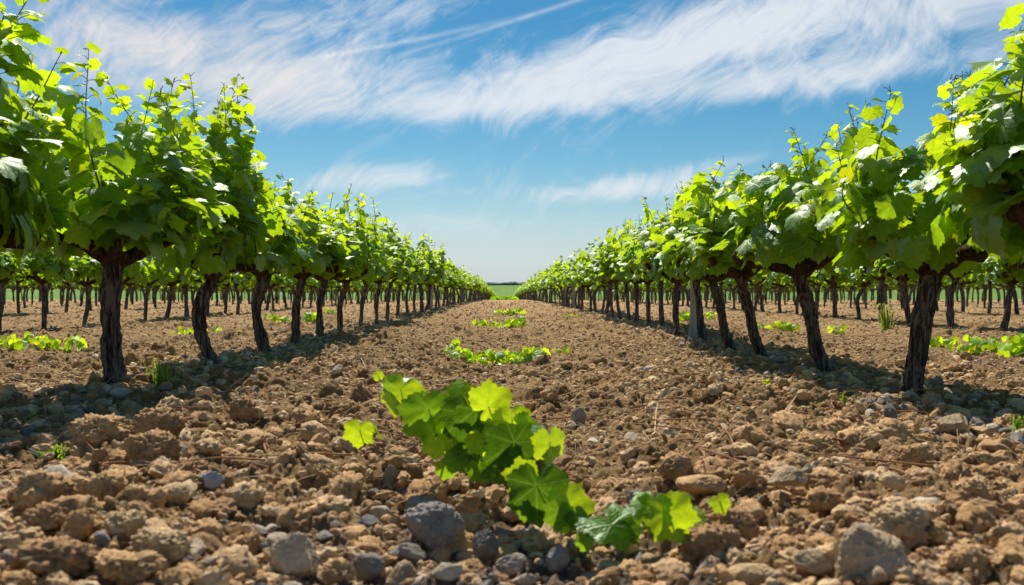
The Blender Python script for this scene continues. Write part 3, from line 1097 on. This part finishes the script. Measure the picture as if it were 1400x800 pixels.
def rubble():
    r_ = np.random.default_rng(11)
    lib3 = [rock(3, r_, 1, .15, i) for i in range(8)] + [rock(3, r_, .15, 1, 50 + i) for i in range(8)]
    lib2 = [rock(2, r_, 1, .1, i) for i in range(8)] + [rock(2, r_, .1, .9, 50 + i) for i in range(8)]
    lib1 = [rock(1, r_, .8, 0, i) for i in range(6)] + [rock(1, r_, 0, .8, 50 + i) for i in range(6)]
    x, y = fan(r_, 3000, 1.2, 6.5); scatter('rubble', 'fist sized brown clods and grey stones strewn over the near soil', lib3, x, y, r_.uniform(.014, .034, len(x)) * (.85 + .08 * y), .5, r_, stony(x, y))
    x, y = fan(r_, 17000, 1.2, 10); scatter('gravel', 'small stones and crumbs of soil covering the near ground', lib2, x, y, r_.uniform(.006, .015, len(x)) * (.8 + .10 * y), .5, r_, stony(x, y))
    x, y = fan(r_, 27000, 1.2, 12); scatter('fine_gravel', 'fine gravel and soil crumbs', lib1, x, y, r_.uniform(.003, .007, len(x)) * (.8 + .14 * y), .5, r_, stony(x, y))
    x, y = fan(r_, 30000, 5, 48, .66); scatter('soil_rubble', 'crumbly clods over the farther lane and field', lib1, x, y, r_.uniform(.007, .022, len(x)) * (.6 + .035 * y), .5, r_, np.full(len(x), .15))
    # stones gathered along the two vine rows
    n = 2600
    y = 3 * (22 / 3) ** r_.random(n); sgn = np.where(r_.random(n) < .5, -1, 1)
    x = sgn * (ROW + r_.normal(0, .26, n))
    scatter('stone_rubble', 'grey stones lying along the foot of the vine rows', lib2, x.astype(np.float32), y.astype(np.float32), r_.uniform(.012, .045, n), .45, r_, np.full(n, .65))
rubble()


def one_stone(px, py, wpx, hpx, kind, label, cat, col, group=None, seed=0, depth=.8, tilt=0.0, spin=None):
    """px, py: foot of the stone seen in the photo; wpx, hpx its width and height"""
    r_ = np.random.default_rng(seed + 900)
    x, y = ray(px, py)
    w, h = wpx / 1200 * y, hpx / 1200 * y
    w *= .84; h *= .9
    v, f = rock(5, r_, 1 if kind == 'stone' else (.55 if kind == 'slab' else .12), .30 if kind == 'stone' else (.2 if kind == 'slab' else 1), seed)
    v = v * np.array([w / 2, w / 2 * depth, h * .62])
    c, s_ = math.cos(tilt), math.sin(tilt)
    v = np.stack([v[:, 0] * c - v[:, 2] * s_, v[:, 1], v[:, 0] * s_ + v[:, 2] * c], 1)
    me = new_mesh(cat, v, [f], [M_rock], kind != 'stone', {'tint': np.tile(np.array(col), (len(v), 1))})
    o = link(cat, me)
    o.location = (x, y + w * .25, smooth_z(x, y) + h * .36 + .004)
    o.rotation_euler = (0, 0, r_.uniform(-.3, .3) if spin is None else spin)
    tagged(o, label, cat.replace('_', ' '), group)
    return o


BR, DB, OB = (.54, .36, .19), (.42, .27, .145), (.60, .45, .27)
GY, PG, BG, TN = (.29, .27, .25), (.50, .47, .42), (.30, .29, .282), (.46, .36, .25)
G_C, G_S = 'large soil clods strewn over the foreground', 'larger stones lying in the foreground'
NOTABLE = [
    (400, 784, 104, 58, 'stone', 'pale tan angular stone lying near the bottom edge left of the middle', 'stone', (.60, .50, .37), G_S),
    (588, 746, 104, 58, 'stone', 'big blue grey angular stone just below the near green sprout', 'stone', BG, G_S),
    (575, 712, 70, 34, 'stone', 'blue grey slab resting on top of the big stone below the sprout', 'stone', BG, G_S),
    (660, 762, 52, 45, 'stone', 'grey pointed stone under the right half of the near sprout', 'stone', GY, G_S),
    (1212, 812, 150, 96, 'stone', 'big tan wedge shaped slab at the bottom edge on the right', 'stone', (.52, .41, .29), G_S),
    (1116, 788, 76, 36, 'slab', 'rounded oval brown stone left of the big wedge slab', 'stone', TN, G_S),
    (1035, 800, 80, 26, 'slab', 'long flat tan stone at the bottom edge right of the sprout', 'stone', OB, G_S),
    (975, 770, 90, 46, 'clod', 'big dark brown rounded clod beside the last sprout leaf', 'clod', DB, G_C),
    (1010, 745, 70, 48, 'clod', 'upright dark clod above the rounded clod by the sprout', 'clod', DB, G_C),
    (791, 584, 25, 29, 'slab', 'small upright egg shaped grey stone behind the near sprout', 'stone', GY, G_S),
    (288, 670, 38, 24, 'stone', 'white veined blue grey stone alone on the brown soil at left', 'stone', (.42, .42, .45), G_S),
    (138, 690, 75, 42, 'clod', 'big round brown clod left of the white veined stone', 'clod', BR, G_C),
    (50, 697, 86, 48, 'clod', 'big lumpy brown clod near the left edge', 'clod', BR, G_C),
    (52, 730, 62, 38, 'clod', 'round dark clod in front of the lumpy one at the left edge', 'clod', DB, G_C),
    (103, 738, 40, 38, 'clod', 'tall orange brown clod beside the round dark one on the left', 'clod', BR, G_C),
    (165, 740, 66, 40, 'clod', 'cracked tan clod in the lower left quarter', 'clod', OB, G_C),
    (202, 640, 80, 50, 'clod', 'big dark clod at the edge of the left shadow band', 'clod', DB, G_C),
    (212, 602, 78, 42, 'clod', 'flat topped dark clod heap inside the left shadow band', 'clod', DB, G_C),
    (128, 610, 90, 44, 'clod', 'wide crumbling clod heap at the left shadow edge', 'clod', BR, G_C),
    (330, 572, 44, 28, 'clod', 'dark rounded clod right of the left shadow band', 'clod', DB, G_C),
    (210, 770, 90, 40, 'clod', 'wide brown clod near the lower left edge', 'clod', OB, G_C),
    (60, 792, 120, 48, 'clod', 'broad dark brown clod filling the bottom left corner', 'clod', DB, G_C),
    (160, 800, 100, 40, 'clod', 'brown clod cut by the bottom edge, right of the corner clod', 'clod', BR, G_C),
    (240, 778, 48, 20, 'stone', 'flat grey white stone in the lower left', 'stone', GY, G_S),
    (372, 642, 30, 16, 'slab', 'smooth oval tan pebble left of the near sprout', 'stone', TN, G_S),
    (230, 690, 60, 28, 'slab', 'wide pale tan stone in front of the big round clod', 'stone', OB, G_S),
    (925, 655, 56, 34, 'clod', 'rounded brown clod right of the sprout, largest of its pair', 'clod', BR, G_C),
    (1080, 668, 66, 30, 'stone', 'pale ridged stone half buried right of the middle', 'stone', TN, G_S),
    (960, 678, 92, 26, 'slab', 'long rounded brown stone lying across, right of the sprout', 'stone', BR, G_S),
    (1237, 742, 90, 48, 'clod', 'big crumbly pale clod above the wedge slab', 'clod', OB, G_C),
    (1335, 690, 56, 32, 'clod', 'oval orange brown clod near the right edge', 'clod', BR, G_C),
    (1258, 638, 52, 28, 'clod', 'rounded clod below the right shadow band', 'clod', BR, G_C),
    (1225, 670, 44, 24, 'slab', 'hollow topped tan stone in the right half', 'stone', OB, G_S),
    (1278, 556, 34, 24, 'stone', 'tan stone right of the rightmost trunk foot in the shade', 'stone', TN, G_S),
    (1312, 592, 60, 28, 'stone', 'ridge shaped clod stone at the lower edge of the right shadow', 'stone', TN, G_S),
    (162, 545, 36, 16, 'slab', 'pale grey round stone at the foot of the left near trunk', 'stone', (.42, .43, .42), G_S),
    (22, 566, 32, 8, 'stone', 'flat pale grey stone in the shade at the left edge', 'stone', (.42, .43, .42), G_S),
    (8, 548, 26, 30, 'stone', 'tan angular stone at the left edge above the shade', 'stone', TN, G_S),
    (888, 508, 20, 8, 'slab', 'small white stone in the lane before the right row', 'stone', (.6, .56, .5), G_S),
    (1075, 496, 50, 10, 'slab', 'long smooth grey stone in the right shadow band', 'stone', GY, G_S),
    (852, 752, 44, 30, 'stone', 'grey stone tucked under the right end of the sprout', 'stone', GY, G_S),
    (700, 790, 56, 30, 'stone', 'flat dark grey stone near the bottom edge below the sprout', 'stone', GY, G_S),
    (760, 785, 46, 40, 'stone', 'pointed dark stone near the bottom edge in the middle', 'stone', BG, G_S),
    (530, 668, 30, 34, 'stone', 'small upright dark stone left below the sprout', 'stone', GY, G_S),
    (500, 792, 60, 34, 'slab', 'dark rounded stone at the bottom edge left of the middle', 'stone', GY, G_S),
    (1330, 790, 70, 40, 'clod', 'brown clod in the bottom right corner', 'clod', BR, G_C),
    (870, 690, 40, 20, 'stone', 'flat grey stone just above the right leaves of the sprout', 'stone', GY, G_S),
    (460, 800, 50, 30, 'clod', 'small brown clod at the bottom edge, left of the dark stone', 'clod', BR, G_C),
]
for i, (px, py, w, h, kind, label, cat, col, g) in enumerate(NOTABLE):
    one_stone(px, py, w, h, kind, label, cat, col, g, seed=i * 13 + 3)


def more_clods():
    r_ = np.random.default_rng(77)
    lib = {('clod', k): rock(4, r_, .12, 1, 300 + k) for k in range(7)}
    lib.update({('stone', k): rock(4, r_, 1, .12, 400 + k) for k in range(7)})
    meshes = {}
    used = [(n[0], n[1]) for n in NOTABLE]
    placed = 0
    while placed < 130:
        px, py = r_.uniform(-20, 1420), 575 + 235 * r_.random() ** .8
        if any(abs(px - a) < 42 and abs(py - b) < 22 for a, b in used) or (480 < px < 1010 and 560 < py < 640):
            continue
        used.append((px, py))
        x, y = ray(px, py)
        kind = 'stone' if r_.random() < float(stony(np.array([x]), np.array([y]))[0]) else 'clod'
        k = int(r_.integers(0, 7)); c = int(r_.integers(0, 3))
        key = (kind, k, c)
        if key not in meshes:
            v, f = lib[(kind, k)]
            col = (CLOD[c] if kind == 'clod' else STONE[(k + c) % 6])
            meshes[key] = new_mesh(kind, v, [f], [M_rock], True, {'tint': np.tile(np.array(col), (len(v), 1))})
        w = r_.uniform(26, 58) / 1200 * y * .5
        o = link(kind, meshes[key])
        o.scale = (w * r_.uniform(.9, 1.3), w * r_.uniform(.7, 1), w * r_.uniform(.5, .8))
        o.location = (x, y, gz(x, y) + w * .25)
        o.rotation_euler = (r_.normal(0, .3), r_.normal(0, .3), r_.uniform(0, 6.28))
        side = 'left' if px < 480 else ('right' if px > 900 else 'middle')
        if kind == 'clod':
            tagged(o, {'left': 'middling brown soil clod among others in the left foreground', 'right': 'middling brown soil clod among others in the right foreground',
                       'middle': 'middling brown clod in the middle foreground around the sprout'}[side], 'clod', 'middling clods, %s foreground' % side)
        else:
            tagged(o, {'left': 'middling loose stone among clods in the left foreground', 'right': 'middling loose stone among clods in the right foreground',
                       'middle': 'middling loose stone in the middle foreground around the sprout'}[side], 'stone', 'middling stones, %s foreground' % side)
        placed += 1
more_clods()


# ------------------------------------------------------------------ green sprouts in the lanes
def sprout_clump(cx, cy, wx, wy, h, nleaf, size, label, group, seed, sag=0.0, lod=1):
    r_ = np.random.default_rng(seed)
    z0 = gz(cx, cy)
    root = empty('vine_sprout', (cx, cy, z0), label, 'vine sprout', group)
    nstem = max(3, nleaf // 8)
    P, T, N, S, C = [], [], [], [], []
    sa = Acc()
    for k in range(nstem):
        u = (k + .5) / nstem * 2 - 1
        b = np.array([u * wx * .9, r_.normal(0, wy * .3) + sag * u * u, -.02])
        b[2] += gz(cx + b[0], cy + b[1]) - z0
        e = b + np.array([r_.normal(0, .07), r_.normal(0, .05), h * r_.uniform(.6, 1.0)])
        m_ = (b + e) / 2 + r_.normal(0, .015, 3)
        pp = curve_pts([b, m_, e], 7)
        V, F = tube(pp, np.linspace(.004, .0018, 7), 5)
        sa.add(V, F)
        for i in range(max(3, nleaf // nstem)):
            t_ = r_.uniform(.15, 1); q = pp[int(t_ * 6)]
            a = r_.uniform(0, 6.28); od = np.array([math.cos(a), math.sin(a) * .6, 0])
            s_ = size * r_.uniform(.65, 1.2) * (1.1 - .5 * t_)
            P.append(q + od * s_ * .8 + [0, 0, .02]); S.append(s_)
            T.append(od * .8 + [0, 0, -r_.uniform(.1, 1.2)] + r_.normal(0, .2, 3))
            N.append(np.array([0, -.5, .5]) + od * .3 + r_.normal(0, .4, 3)); C.append(.75)
    link('stem', sa.mesh('stem', [M_cane]), root)
    acc = Acc()
    add_leaves(acc, np.array(P), np.array(T), np.array(N), np.array(S), leaf_tints(len(P), r_, np.array(C) + .2) * 1.15, T_MID if lod else T_HI, r_)
    link('foliage', acc.mesh('foliage', [M_leaf]), root)
    return root


G_L = 'vine sprouts growing up along the middle of the lane'
def clump_px(px0, px1, py, hpx, nleaf, size, label, group, seed, sag=.1, lod=1):
    x, y = ray((px0 + px1) / 2, py)
    sprout_clump(x, y, (px1 - px0) / 2400 * y, .12, hpx / 1200 * y, nleaf, size, label, group, seed, sag, lod)
clump_px(592, 768, 498, 26, 130, .10, 'long curved patch of vine sprouts across the lane, behind the near sprout', G_L, 1, .42, 0)
clump_px(648, 682, 444, 14, 36, .12, 'left small bright sprout patch of the pair farther up the lane', G_L, 2, 0)
clump_px(690, 718, 447, 16, 40, .12, 'right small bright sprout patch of the pair farther up the lane', G_L, 3, 0)
clump_px(678, 712, 430, 12, 40, .15, 'farthest bright yellow green sprout patch in the lane', G_L, 4, 0)
G_F = 'vine sprouts in the fields beyond the lane rows'
for i, (a, b, y, h, n, s, lab) in enumerate([
    (0, 24, 479, 24, 22, .11, 'bright sprout patch cut by the left edge behind the first trunk'),
    (32, 128, 479, 25, 64, .11, 'wide bright sprout patch between the two left edge trunks'),
    (238, 262, 457, 12, 16, .10, 'tiny yellow green sprout just left of the bowed trunk'),
    (266, 306, 456, 20, 34, .11, 'sprout patch right behind the bowed left trunk'),
    (366, 400, 439, 12, 34, .14, 'low sprout patch seen between third and fourth left trunks'),
    (412, 432, 438, 14, 24, .14, 'sprout patch seen between fourth and fifth left trunks'),
    (446, 462, 430, 12, 18, .14, 'sprout patch seen between fifth and sixth left trunks'),
    (1268, 1300, 474, 18, 26, .11, 'small sprout patch right of the rightmost trunk'),
    (1306, 1372, 482, 26, 56, .11, 'wide bright sprout patch near the right edge'),
    (1376, 1420, 484, 44, 44, .14, 'tall bright green sprout cut by the right edge'),
    (1036, 1090, 450, 16, 46, .12, 'sprout patch between second and third right trunks'),
    (1138, 1152, 454, 14, 12, .11, 'tiny lone sprout right of the left leaning trunk'),
    (930, 945, 438, 14, 20, .15, 'yellowish sprout patch just left of the grey stake'),
    (962, 985, 436, 12, 24, .15, 'sprout patch between the grey stake and the reddish trunk'),
]):
    clump_px(a, b, y, h, n, s, lab, G_F, 30 + i, .03)


# the near sprout, leaf by leaf: px, py of the petiole end, size px, tip direction (x right, y up), normal, distance, tint
def near_sprout():
    r_ = np.random.default_rng(4)
    root = empty('vine_sprout', (0.0, 2.3, gz(0, 2.3)), 'big bright green vine sprout with broad leaves sprawling over the near stones', 'vine sprout', G_L)
    bx, by, bz = root.location
    def at(px, py, Y):
        return np.array([(px - 690) / 1200 * Y, Y, CAM_H - (py - 390) / 1200 * Y])
    B, M_, D = (.098, .185, .013), (.05, .125, .011), (.020, .062, .008)  # D: dark green with the shade of shadowed leaves put into the colour
    U = [
        # px, py, size, tip(x, y, z), normal, Y, tint
        (492, 588, 58, (-.1, -.2, -1), (.1, -1, .25), 2.62, B),
        (514, 586, 44, (.2, .5, -.6), (.5, -.3, .8), 2.66, M_),
        (545, 528, 62, (-.75, .3, .4), (0, -.35, .95), 2.50, M_),
        (548, 533, 88, (-.25, -.2, -1), (-.1, -1, .35), 2.46, B),
        (518, 515, 22, (-.3, 0, .8), (0, -1, .2), 2.50, B),
        (556, 524, 54, (.6, .3, .35), (-.3, -.6, .8), 2.52, M_),
        (584, 558, 96, (-.45, -.3, -.75), (-.1, -.9, .5), 2.42, B),
        (586, 560, 116, (.12, -.3, -1), (.15, -1, .25), 2.40, M_),
        (596, 606, 56, (.0, -.1, -1), (.1, -1, .1), 2.38, B),
        (634, 536, 76, (-.5, .6, .15), (.05, -.35, .95), 2.5, M_),
        (622, 548, 90, (.55, -.2, -.25), (.1, -.9, .6), 2.44, B),
        (640, 566, 112, (-.05, -.3, -1), (-.2, -1, .3), 2.36, D),
        (650, 560, 100, (.8, -.2, -.6), (.2, -.9, .35), 2.34, D),
        (664, 540, 66, (.6, .7, .1), (0, -.35, .95), 2.44, M_),
        (668, 556, 88, (.35, -.1, .35), (.1, -1, .15), 2.30, B),
        (700, 572, 78, (.1, -.2, -1), (.1, -1, .2), 2.24, B),
        (712, 584, 70, (.7, -.1, -.5), (.3, -.9, .5), 2.22, M_),
        (704, 606, 120, (-.15, -.3, -1), (0, -1, .3), 2.16, D),
        (690, 614, 84, (-.7, -.2, -.7), (-.2, -.9, .4), 2.16, D),
        (752, 604, 82, (.05, -.1, -1), (.7, -.8, .2), 2.12, B),
        (742, 594, 60, (.45, .3, .0), (.0, -.5, .9), 2.16, M_),
        (718, 654, 76, (-.5, -.2, .1), (-.2, -.8, .5), 2.04, B),
        (734, 664, 128, (.05, -.3, -1), (-.2, -1, .35), 1.98, D),
        (772, 694, 100, (.65, -.2, -.05), (.1, -.9, .4), 1.94, B),
        (764, 700, 66, (-.1, -.4, -1), (.5, -.5, .8), 1.92, M_),
        (768, 690, 62, (.5, .8, .3), (.0, -.35, .95), 1.98, M_),
        (820, 716, 88, (-.5, -.3, .1), (-.1, -.45, .9), 1.90, M_),
        (836, 718, 92, (.3, -.6, -.5), (0, -.55, .85), 1.88, M_),
        (846, 704, 60, (.4, .6, .3), (0, -.4, .9), 1.92, M_),
        (888, 690, 62, (-.7, -.1, .1), (-.2, -.7, .6), 1.88, B),
        (892, 694, 84, (-.15, -.3, -1), (-.6, -.9, .3), 1.86, M_),
        (914, 702, 104, (.35, -.2, -.65), (.15, -1, .3), 1.84, B),
        (908, 706, 70, (-.3, -.2, -1), (.1, -1, .1), 1.86, B),
        (918, 694, 56, (.2, .3, .8), (.2, -1, .1), 1.88, B),
        (984, 686, 44, (.3, -.2, -.6), (.1, -1, .3), 1.92, B),
        (982, 688, 36, (-.5, .2, .3), (0, -.6, .8), 1.94, B),
        (610, 640, 40, (-.2, -.2, -.8), (.1, -.9, .4), 2.40, M_),
        (670, 640, 46, (.2, -.2, -.8), (.2, -.9, .4), 2.22, D),
        (640, 618, 66, (.1, -.2, -1), (.1, -1, .3), 2.38, D),
        (656, 640, 54, (.3, -.2, -.8), (.2, -1, .4), 2.32, M_),
        (624, 628, 48, (-.4, -.2, -.8), (-.2, -1, .4), 2.36, M_),
        (562, 556, 60, (.3, -.1, -.9), (.3, -.9, .3), 2.46, D),
        (604, 580, 60, (.5, -.1, -.8), (.5, -.9, .3), 2.44, D),
        (628, 590, 70, (-.4, -.2, -1), (-.4, -1, .2), 2.40, M_),
        (660, 600, 66, (.2, .1, -1), (.3, -1, .5), 2.30, B),
        (676, 586, 60, (.7, .2, -.3), (.2, -.6, .8), 2.28, M_),
        (690, 640, 56, (-.5, -.1, -.8), (-.3, -1, .3), 2.18, D),
        (728, 640, 60, (.5, -.1, -.6), (.4, -.9, .3), 2.12, D),
        (744, 660, 60, (.5, .4, .1), (0, -.4, .9), 2.06, M_),
        (722, 686, 66, (-.4, -.1, -1), (-.3, -1, .2), 2.0, M_),
        (790, 706, 56, (.4, -.4, -.8), (.3, -.8, .6), 1.92, D),
        (858, 724, 60, (-.3, -.2, -.9), (-.2, -.8, .5), 1.88, D),
        (870, 702, 50, (.1, .4, .2), (0, -.4, .9), 1.92, M_),
        (924, 716, 50, (-.2, -.2, -.8), (.3, -1, .3), 1.86, M_),
        (950, 704, 46, (.5, -.1, -.3), (.1, -.6, .8), 1.90, B),
        (800, 738, 40, (-.2, -.2, -.6), (0, -.7, .7), 1.86, M_),
    ]
    # runners: two low woody canes over the stones, green stalks up to every leaf
    def cane(pts, r0, r1, mat, name='stem', n=22, seg=9):
        V, F = tube(curve_pts(pts, n), np.linspace(r0, r1, n), seg)
        link(name, new_mesh(name, V - np.array([bx, by, bz]), F, [mat]), root)
        return curve_pts(pts, n)
    c1 = cane([at(645, 668, 2.34), at(640, 610, 2.40), at(600, 565, 2.50), at(552, 532, 2.54), at(516, 520, 2.54)], .0075, .0022, M_cane)
    c2 = cane([at(650, 668, 2.34), at(690, 600, 2.28), at(738, 630, 2.14), at(766, 700, 1.98), at(836, 728, 1.92), at(905, 716, 1.90), at(985, 696, 1.95)], .0085, .0026, M_twig)
    c3 = cane([at(600, 575, 2.48), at(550, 620, 2.6), at(500, 600, 2.66)], .003, .0016, M_cane)
    allc = np.concatenate([c1, c2, c3])
    for (px, py, sz, td, nv, Y, tint) in U:
        acc = Acc()
        p = at(px, py, Y)
        size = sz / 1200 * Y * .70
        td = np.array(td) + r_.normal(0, .06, 3); nv = np.array(nv) + r_.normal(0, .08, 3)
        tt = np.array(tint) * r_.uniform(.88, 1.12)
        add_leaves(acc, (p - np.array([bx, by, bz]))[None], td[None], nv[None], np.array([size]), tt[None], T_HI, r_)
        lf = link('leaf', acc.mesh('leaf', [M_leaf]), root)
        k = allc[np.argmin(np.linalg.norm(allc - p, axis=1))]
        V, F = tube(curve_pts([k, (k + p) / 2 + np.array([0, .01, .008]), p], 6), np.linspace(.0022, .0016, 6), 5)
        link('stalk', new_mesh('stalk', V - np.array([bx, by, bz]), F, [M_cane]), lf)
near_sprout()


# ------------------------------------------------------------------ stakes
def stake(px, py, top, wpx, label, X=None, lean=.02):
    Y = abs((X or ROW) * 1200 / (px - 690)) ; x = (px - 690) / 1200 * Y
    z = smooth_z(x, Y)
    w = wpx / 1200 * Y / 2
    bm = bmesh.new()
    bmesh.ops.create_cube(bm, size=1)
    bmesh.ops.subdivide_edges(bm, edges=[e for e in bm.edges if abs(e.verts[0].co.z - e.verts[1].co.z) > .5], cuts=9)
    for v in bm.verts:
        hgt = (v.co.z + .5)
        v.co.x = v.co.x * 2 * w + lean * hgt + .004 * math.sin(hgt * 7 + px)
        v.co.y = v.co.y * 2 * w * .9
        v.co.z = hgt * (top + .12) - .12
    bmesh.ops.bevel(bm, geom=[e for e in bm.edges], offset=w * .18, segments=1, affect='EDGES')
    me = bpy.data.meshes.new('stake'); bm.to_mesh(me); bm.free(); me.materials.append(M_stake)
    o = link('wooden_stake', me); o.location = (x, Y, z)
    tagged(o, label, 'stake', 'grey stakes standing in the vine rows')
stake(947, 466, .86, 9, 'pale grey stake beside a dark trunk in the right row, largest of the stakes')
stake(774, 424, .95, 4.5, 'thin pale stake far along the right row')
stake(784, 426, .9, 4, 'thin stake right of the other far stake in the right row')
stake(631, 414, 1.0, 4, 'farthest pale stake in the left row')
stake(589, 424, .95, 5, 'pale stake in the left row among the crowded trunks')


# ------------------------------------------------------------------ weeds, straw and twigs
def tuft(px, py, wpx, hpx, n, label, seed, col=(.045, .10, .028), broad=False, name='weed'):
    r_ = np.random.default_rng(seed)
    x, y = ray(px, py)
    z0 = gz(x, y)
    w, h = wpx / 2400 * y, hpx / 1200 * y
    root = link(name, None) if False else None
    acc = Acc()
    for k in range(n):
        b = np.array([r_.normal(0, w * .35), r_.normal(0, w * .35), -.01])
        d = np.array([b[0] * 1.2 + r_.normal(0, w * .4), r_.normal(0, w * .4), h * r_.uniform(.5, 1)])
        pp = curve_pts([b, b + d * np.array([.3, .3, .6]), b + d], 5)
        ww = (.0022 if not broad else .005) * r_.uniform(.7, 1.3) * max(1, y / 4)
        side = norm(np.array([d[1] + .3, -d[0] + .2, 0.0]) + r_.normal(0, .3, 3) * [1, 1, 0]) * ww
        prof = np.array([.7, 1, .9, .6, .08])[:, None]
        V = np.concatenate([pp - side * prof, pp + side * prof])
        i = np.arange(4)
        q = np.stack([i, i + 5, i + 6, i + 1], 1)
        c = np.array(col) * r_.uniform(.7, 1.3)
        acc.add(V, [q], 0, tint=c, luv=np.array([.3, .4, 1.0]))
        if not broad and k % 3 == 0:
            # little leaves up the stem
            m_ = 5
            P = pp[r_.integers(1, 5, m_)]; T = r_.normal(0, 1, (m_, 3)); N = r_.normal(0, 1, (m_, 3))
            add_leaves(acc, P, T, N, np.full(m_, .012 * max(1, y / 4)), np.tile(c, (m_, 1)), T_LOW, r_)
    o = link(name, acc.mesh(name, [M_leaf]))
    o.location = (x, y, z0)
    tagged(o, label, 'weed', 'weeds growing on the bare soil')
tuft(221, 528, 40, 52, 46, 'feathery green weed between the first and second left trunks', 1)
tuft(252, 500, 26, 18, 30, 'low straw green weed left of the bowed left trunk', 2, (.10, .12, .05))
tuft(76, 614, 42, 26, 40, 'dark green grass tuft in the shade near the left edge', 3, (.04, .10, .03), True)
tuft(42, 576, 12, 22, 10, 'thin green shoot standing in the left shade', 4)
tuft(372, 492, 44, 12, 34, 'low green weed at the foot of the third left trunk', 5)
tuft(1212, 452, 22, 44, 40, 'bushy pale green weed between distant trunks on the right', 6, (.05, .09, .035))
tuft(1122, 550, 20, 12, 26, 'small bright green weed left of the right shadow band', 7, (.11, .20, .03), True)
tuft(1152, 548, 10, 22, 16, 'thin green weed in the shade beside the left leaning trunk', 8)
tuft(1084, 540, 18, 9, 18, 'yellow green seedling on bare soil in the right half', 9, (.18, .22, .03), True)
tuft(1108, 536, 22, 8, 18, 'yellow green seedling close right of another at the right', 10, (.2, .2, .03), True)
tuft(1046, 520, 12, 9, 14, 'tiny green seedling left of the right shadow band', 11, (.11, .2, .03), True)
tuft(1392, 598, 20, 34, 34, 'green weed in the shade at the right edge', 12)
tuft(980, 572, 12, 8, 14, 'tiny bright seedling right of the lane middle', 13, (.1, .2, .03), True)
tuft(530, 452, 16, 8, 18, 'small green weed by the edge of left shadow band', 14)
tuft(782, 432, 20, 6, 20, 'low green weed at the edge of the right row far away', 15, (.1, .16, .05))
tuft(1320, 538, 20, 10, 20, 'small green weed behind the shade right of the last trunk', 16)


def twig(pts, r0, label, mat=None, cat='twig', g='dry twigs lying on the soil'):
    P = []
    for px, py, up in pts:
        x, y = ray(px, py)
        P.append((x, y, gz(x, y) + up))
    c = np.array(P[0])
    V, F = tube(curve_pts(np.array(P) - c, 14), np.linspace(r0, r0 * .4, 14), 6, .15)
    o = link(cat, new_mesh(cat, V, F, [mat or M_twig])); o.location = c
    tagged(o, label, cat, g)
twig([(752, 556, .02), (800, 538, .03), (846, 516, .05)], .005, 'long reddish dry twig slanting up right in the lane')
twig([(36, 522, .03), (70, 528, .02), (106, 533, .02)], .006, 'orange dry twig near the left edge behind the shade')
twig([(8, 537, .02), (30, 538, .02), (52, 539, .02)], .005, 'short reddish twig close to the left edge stone')
twig([(120, 476, .02), (132, 484, .03), (142, 494, .01)], .006, 'pale dry twig right of the wide left sprout patch', M_straw)
twig([(1180, 562, .01), (1200, 560, .03), (1228, 563, .01)], .005, 'dry twig before the rightmost trunk foot')
twig([(895, 596, .02), (898, 566, .04), (904, 560, .06)], .003, 'pale straw standing up right of the lane middle', M_straw)
twig([(970, 560, .02), (1000, 548, .03), (1036, 560, .02)], .004, 'curved orange brown twig in the right half of the lane')
twig([(1060, 590, .02), (1078, 574, .05), (1092, 548, .06)], .004, 'pale bent twig rising before the right shadow', M_straw)
twig([(490, 484, .01), (496, 500, .03), (500, 512, .01)], .003, 'pale straw stalk at the left side of the lane', M_straw)
twig([(850, 484, .02), (860, 478, .05), (866, 470, .06)], .005, 'pale bent straw stalk near the right row', M_straw)
twig([(1345, 706, .02), (1372, 706, .02), (1385, 704, .02)], .0035, 'short red twig near the right edge')


def straw_litter():
    r_ = np.random.default_rng(9)
    acc = Acc()
    n = 2600
    y = 2.2 * (30 / 2.2) ** (r_.random(n) ** .8); x = r_.uniform(-.66, .66, n) * y
    z = field_h(x, y)
    for k in range(n):
        a = r_.uniform(0, 6.28); ln = r_.uniform(.02, .07) * (1 + y[k] * .06)
        d = np.array([math.cos(a) * ln, math.sin(a) * ln, r_.normal(0, .3) * ln])
        p = np.array([x[k], y[k], z[k] + .006 + abs(d[2])])
        up = np.array([0, 0, ln * r_.uniform(0, .2)])
        V, F = tube([p - d, p + up, p + d], np.array([.6, 1, .5]) * .0009 * (1 + y[k] * .14), 3, close=False)
        acc.add(V, F)
    for k in range(240):                      # prunings
        yy = 2.4 * (16 / 2.4) ** r_.random(); xx = r_.uniform(-.66, .66) * yy
        a = r_.uniform(0, 6.28); ln = r_.uniform(.05, .20); pz = gz(xx, yy)
        d = np.array([math.cos(a) * ln, math.sin(a) * ln, 0])
        p = np.array([xx, yy, pz + .014])
        V, F = tube(curve_pts([p - d, p + [r_.normal(0, .02), r_.normal(0, .02), .015], p + d * .9 + [0, 0, r_.uniform(0, .03)]], 7), np.linspace(.0032, .0018, 7) * (1 + yy * .05), 5)
        acc.add(V, F, 1)
    o = link('straw_litter', acc.mesh('straw_litter', [M_straw, M_twig]))
    tagged(o, 'bits of dry straw littering the soil', None, None, 'stuff')
straw_litter()
print('built', len(bpy.data.objects), 'objects')
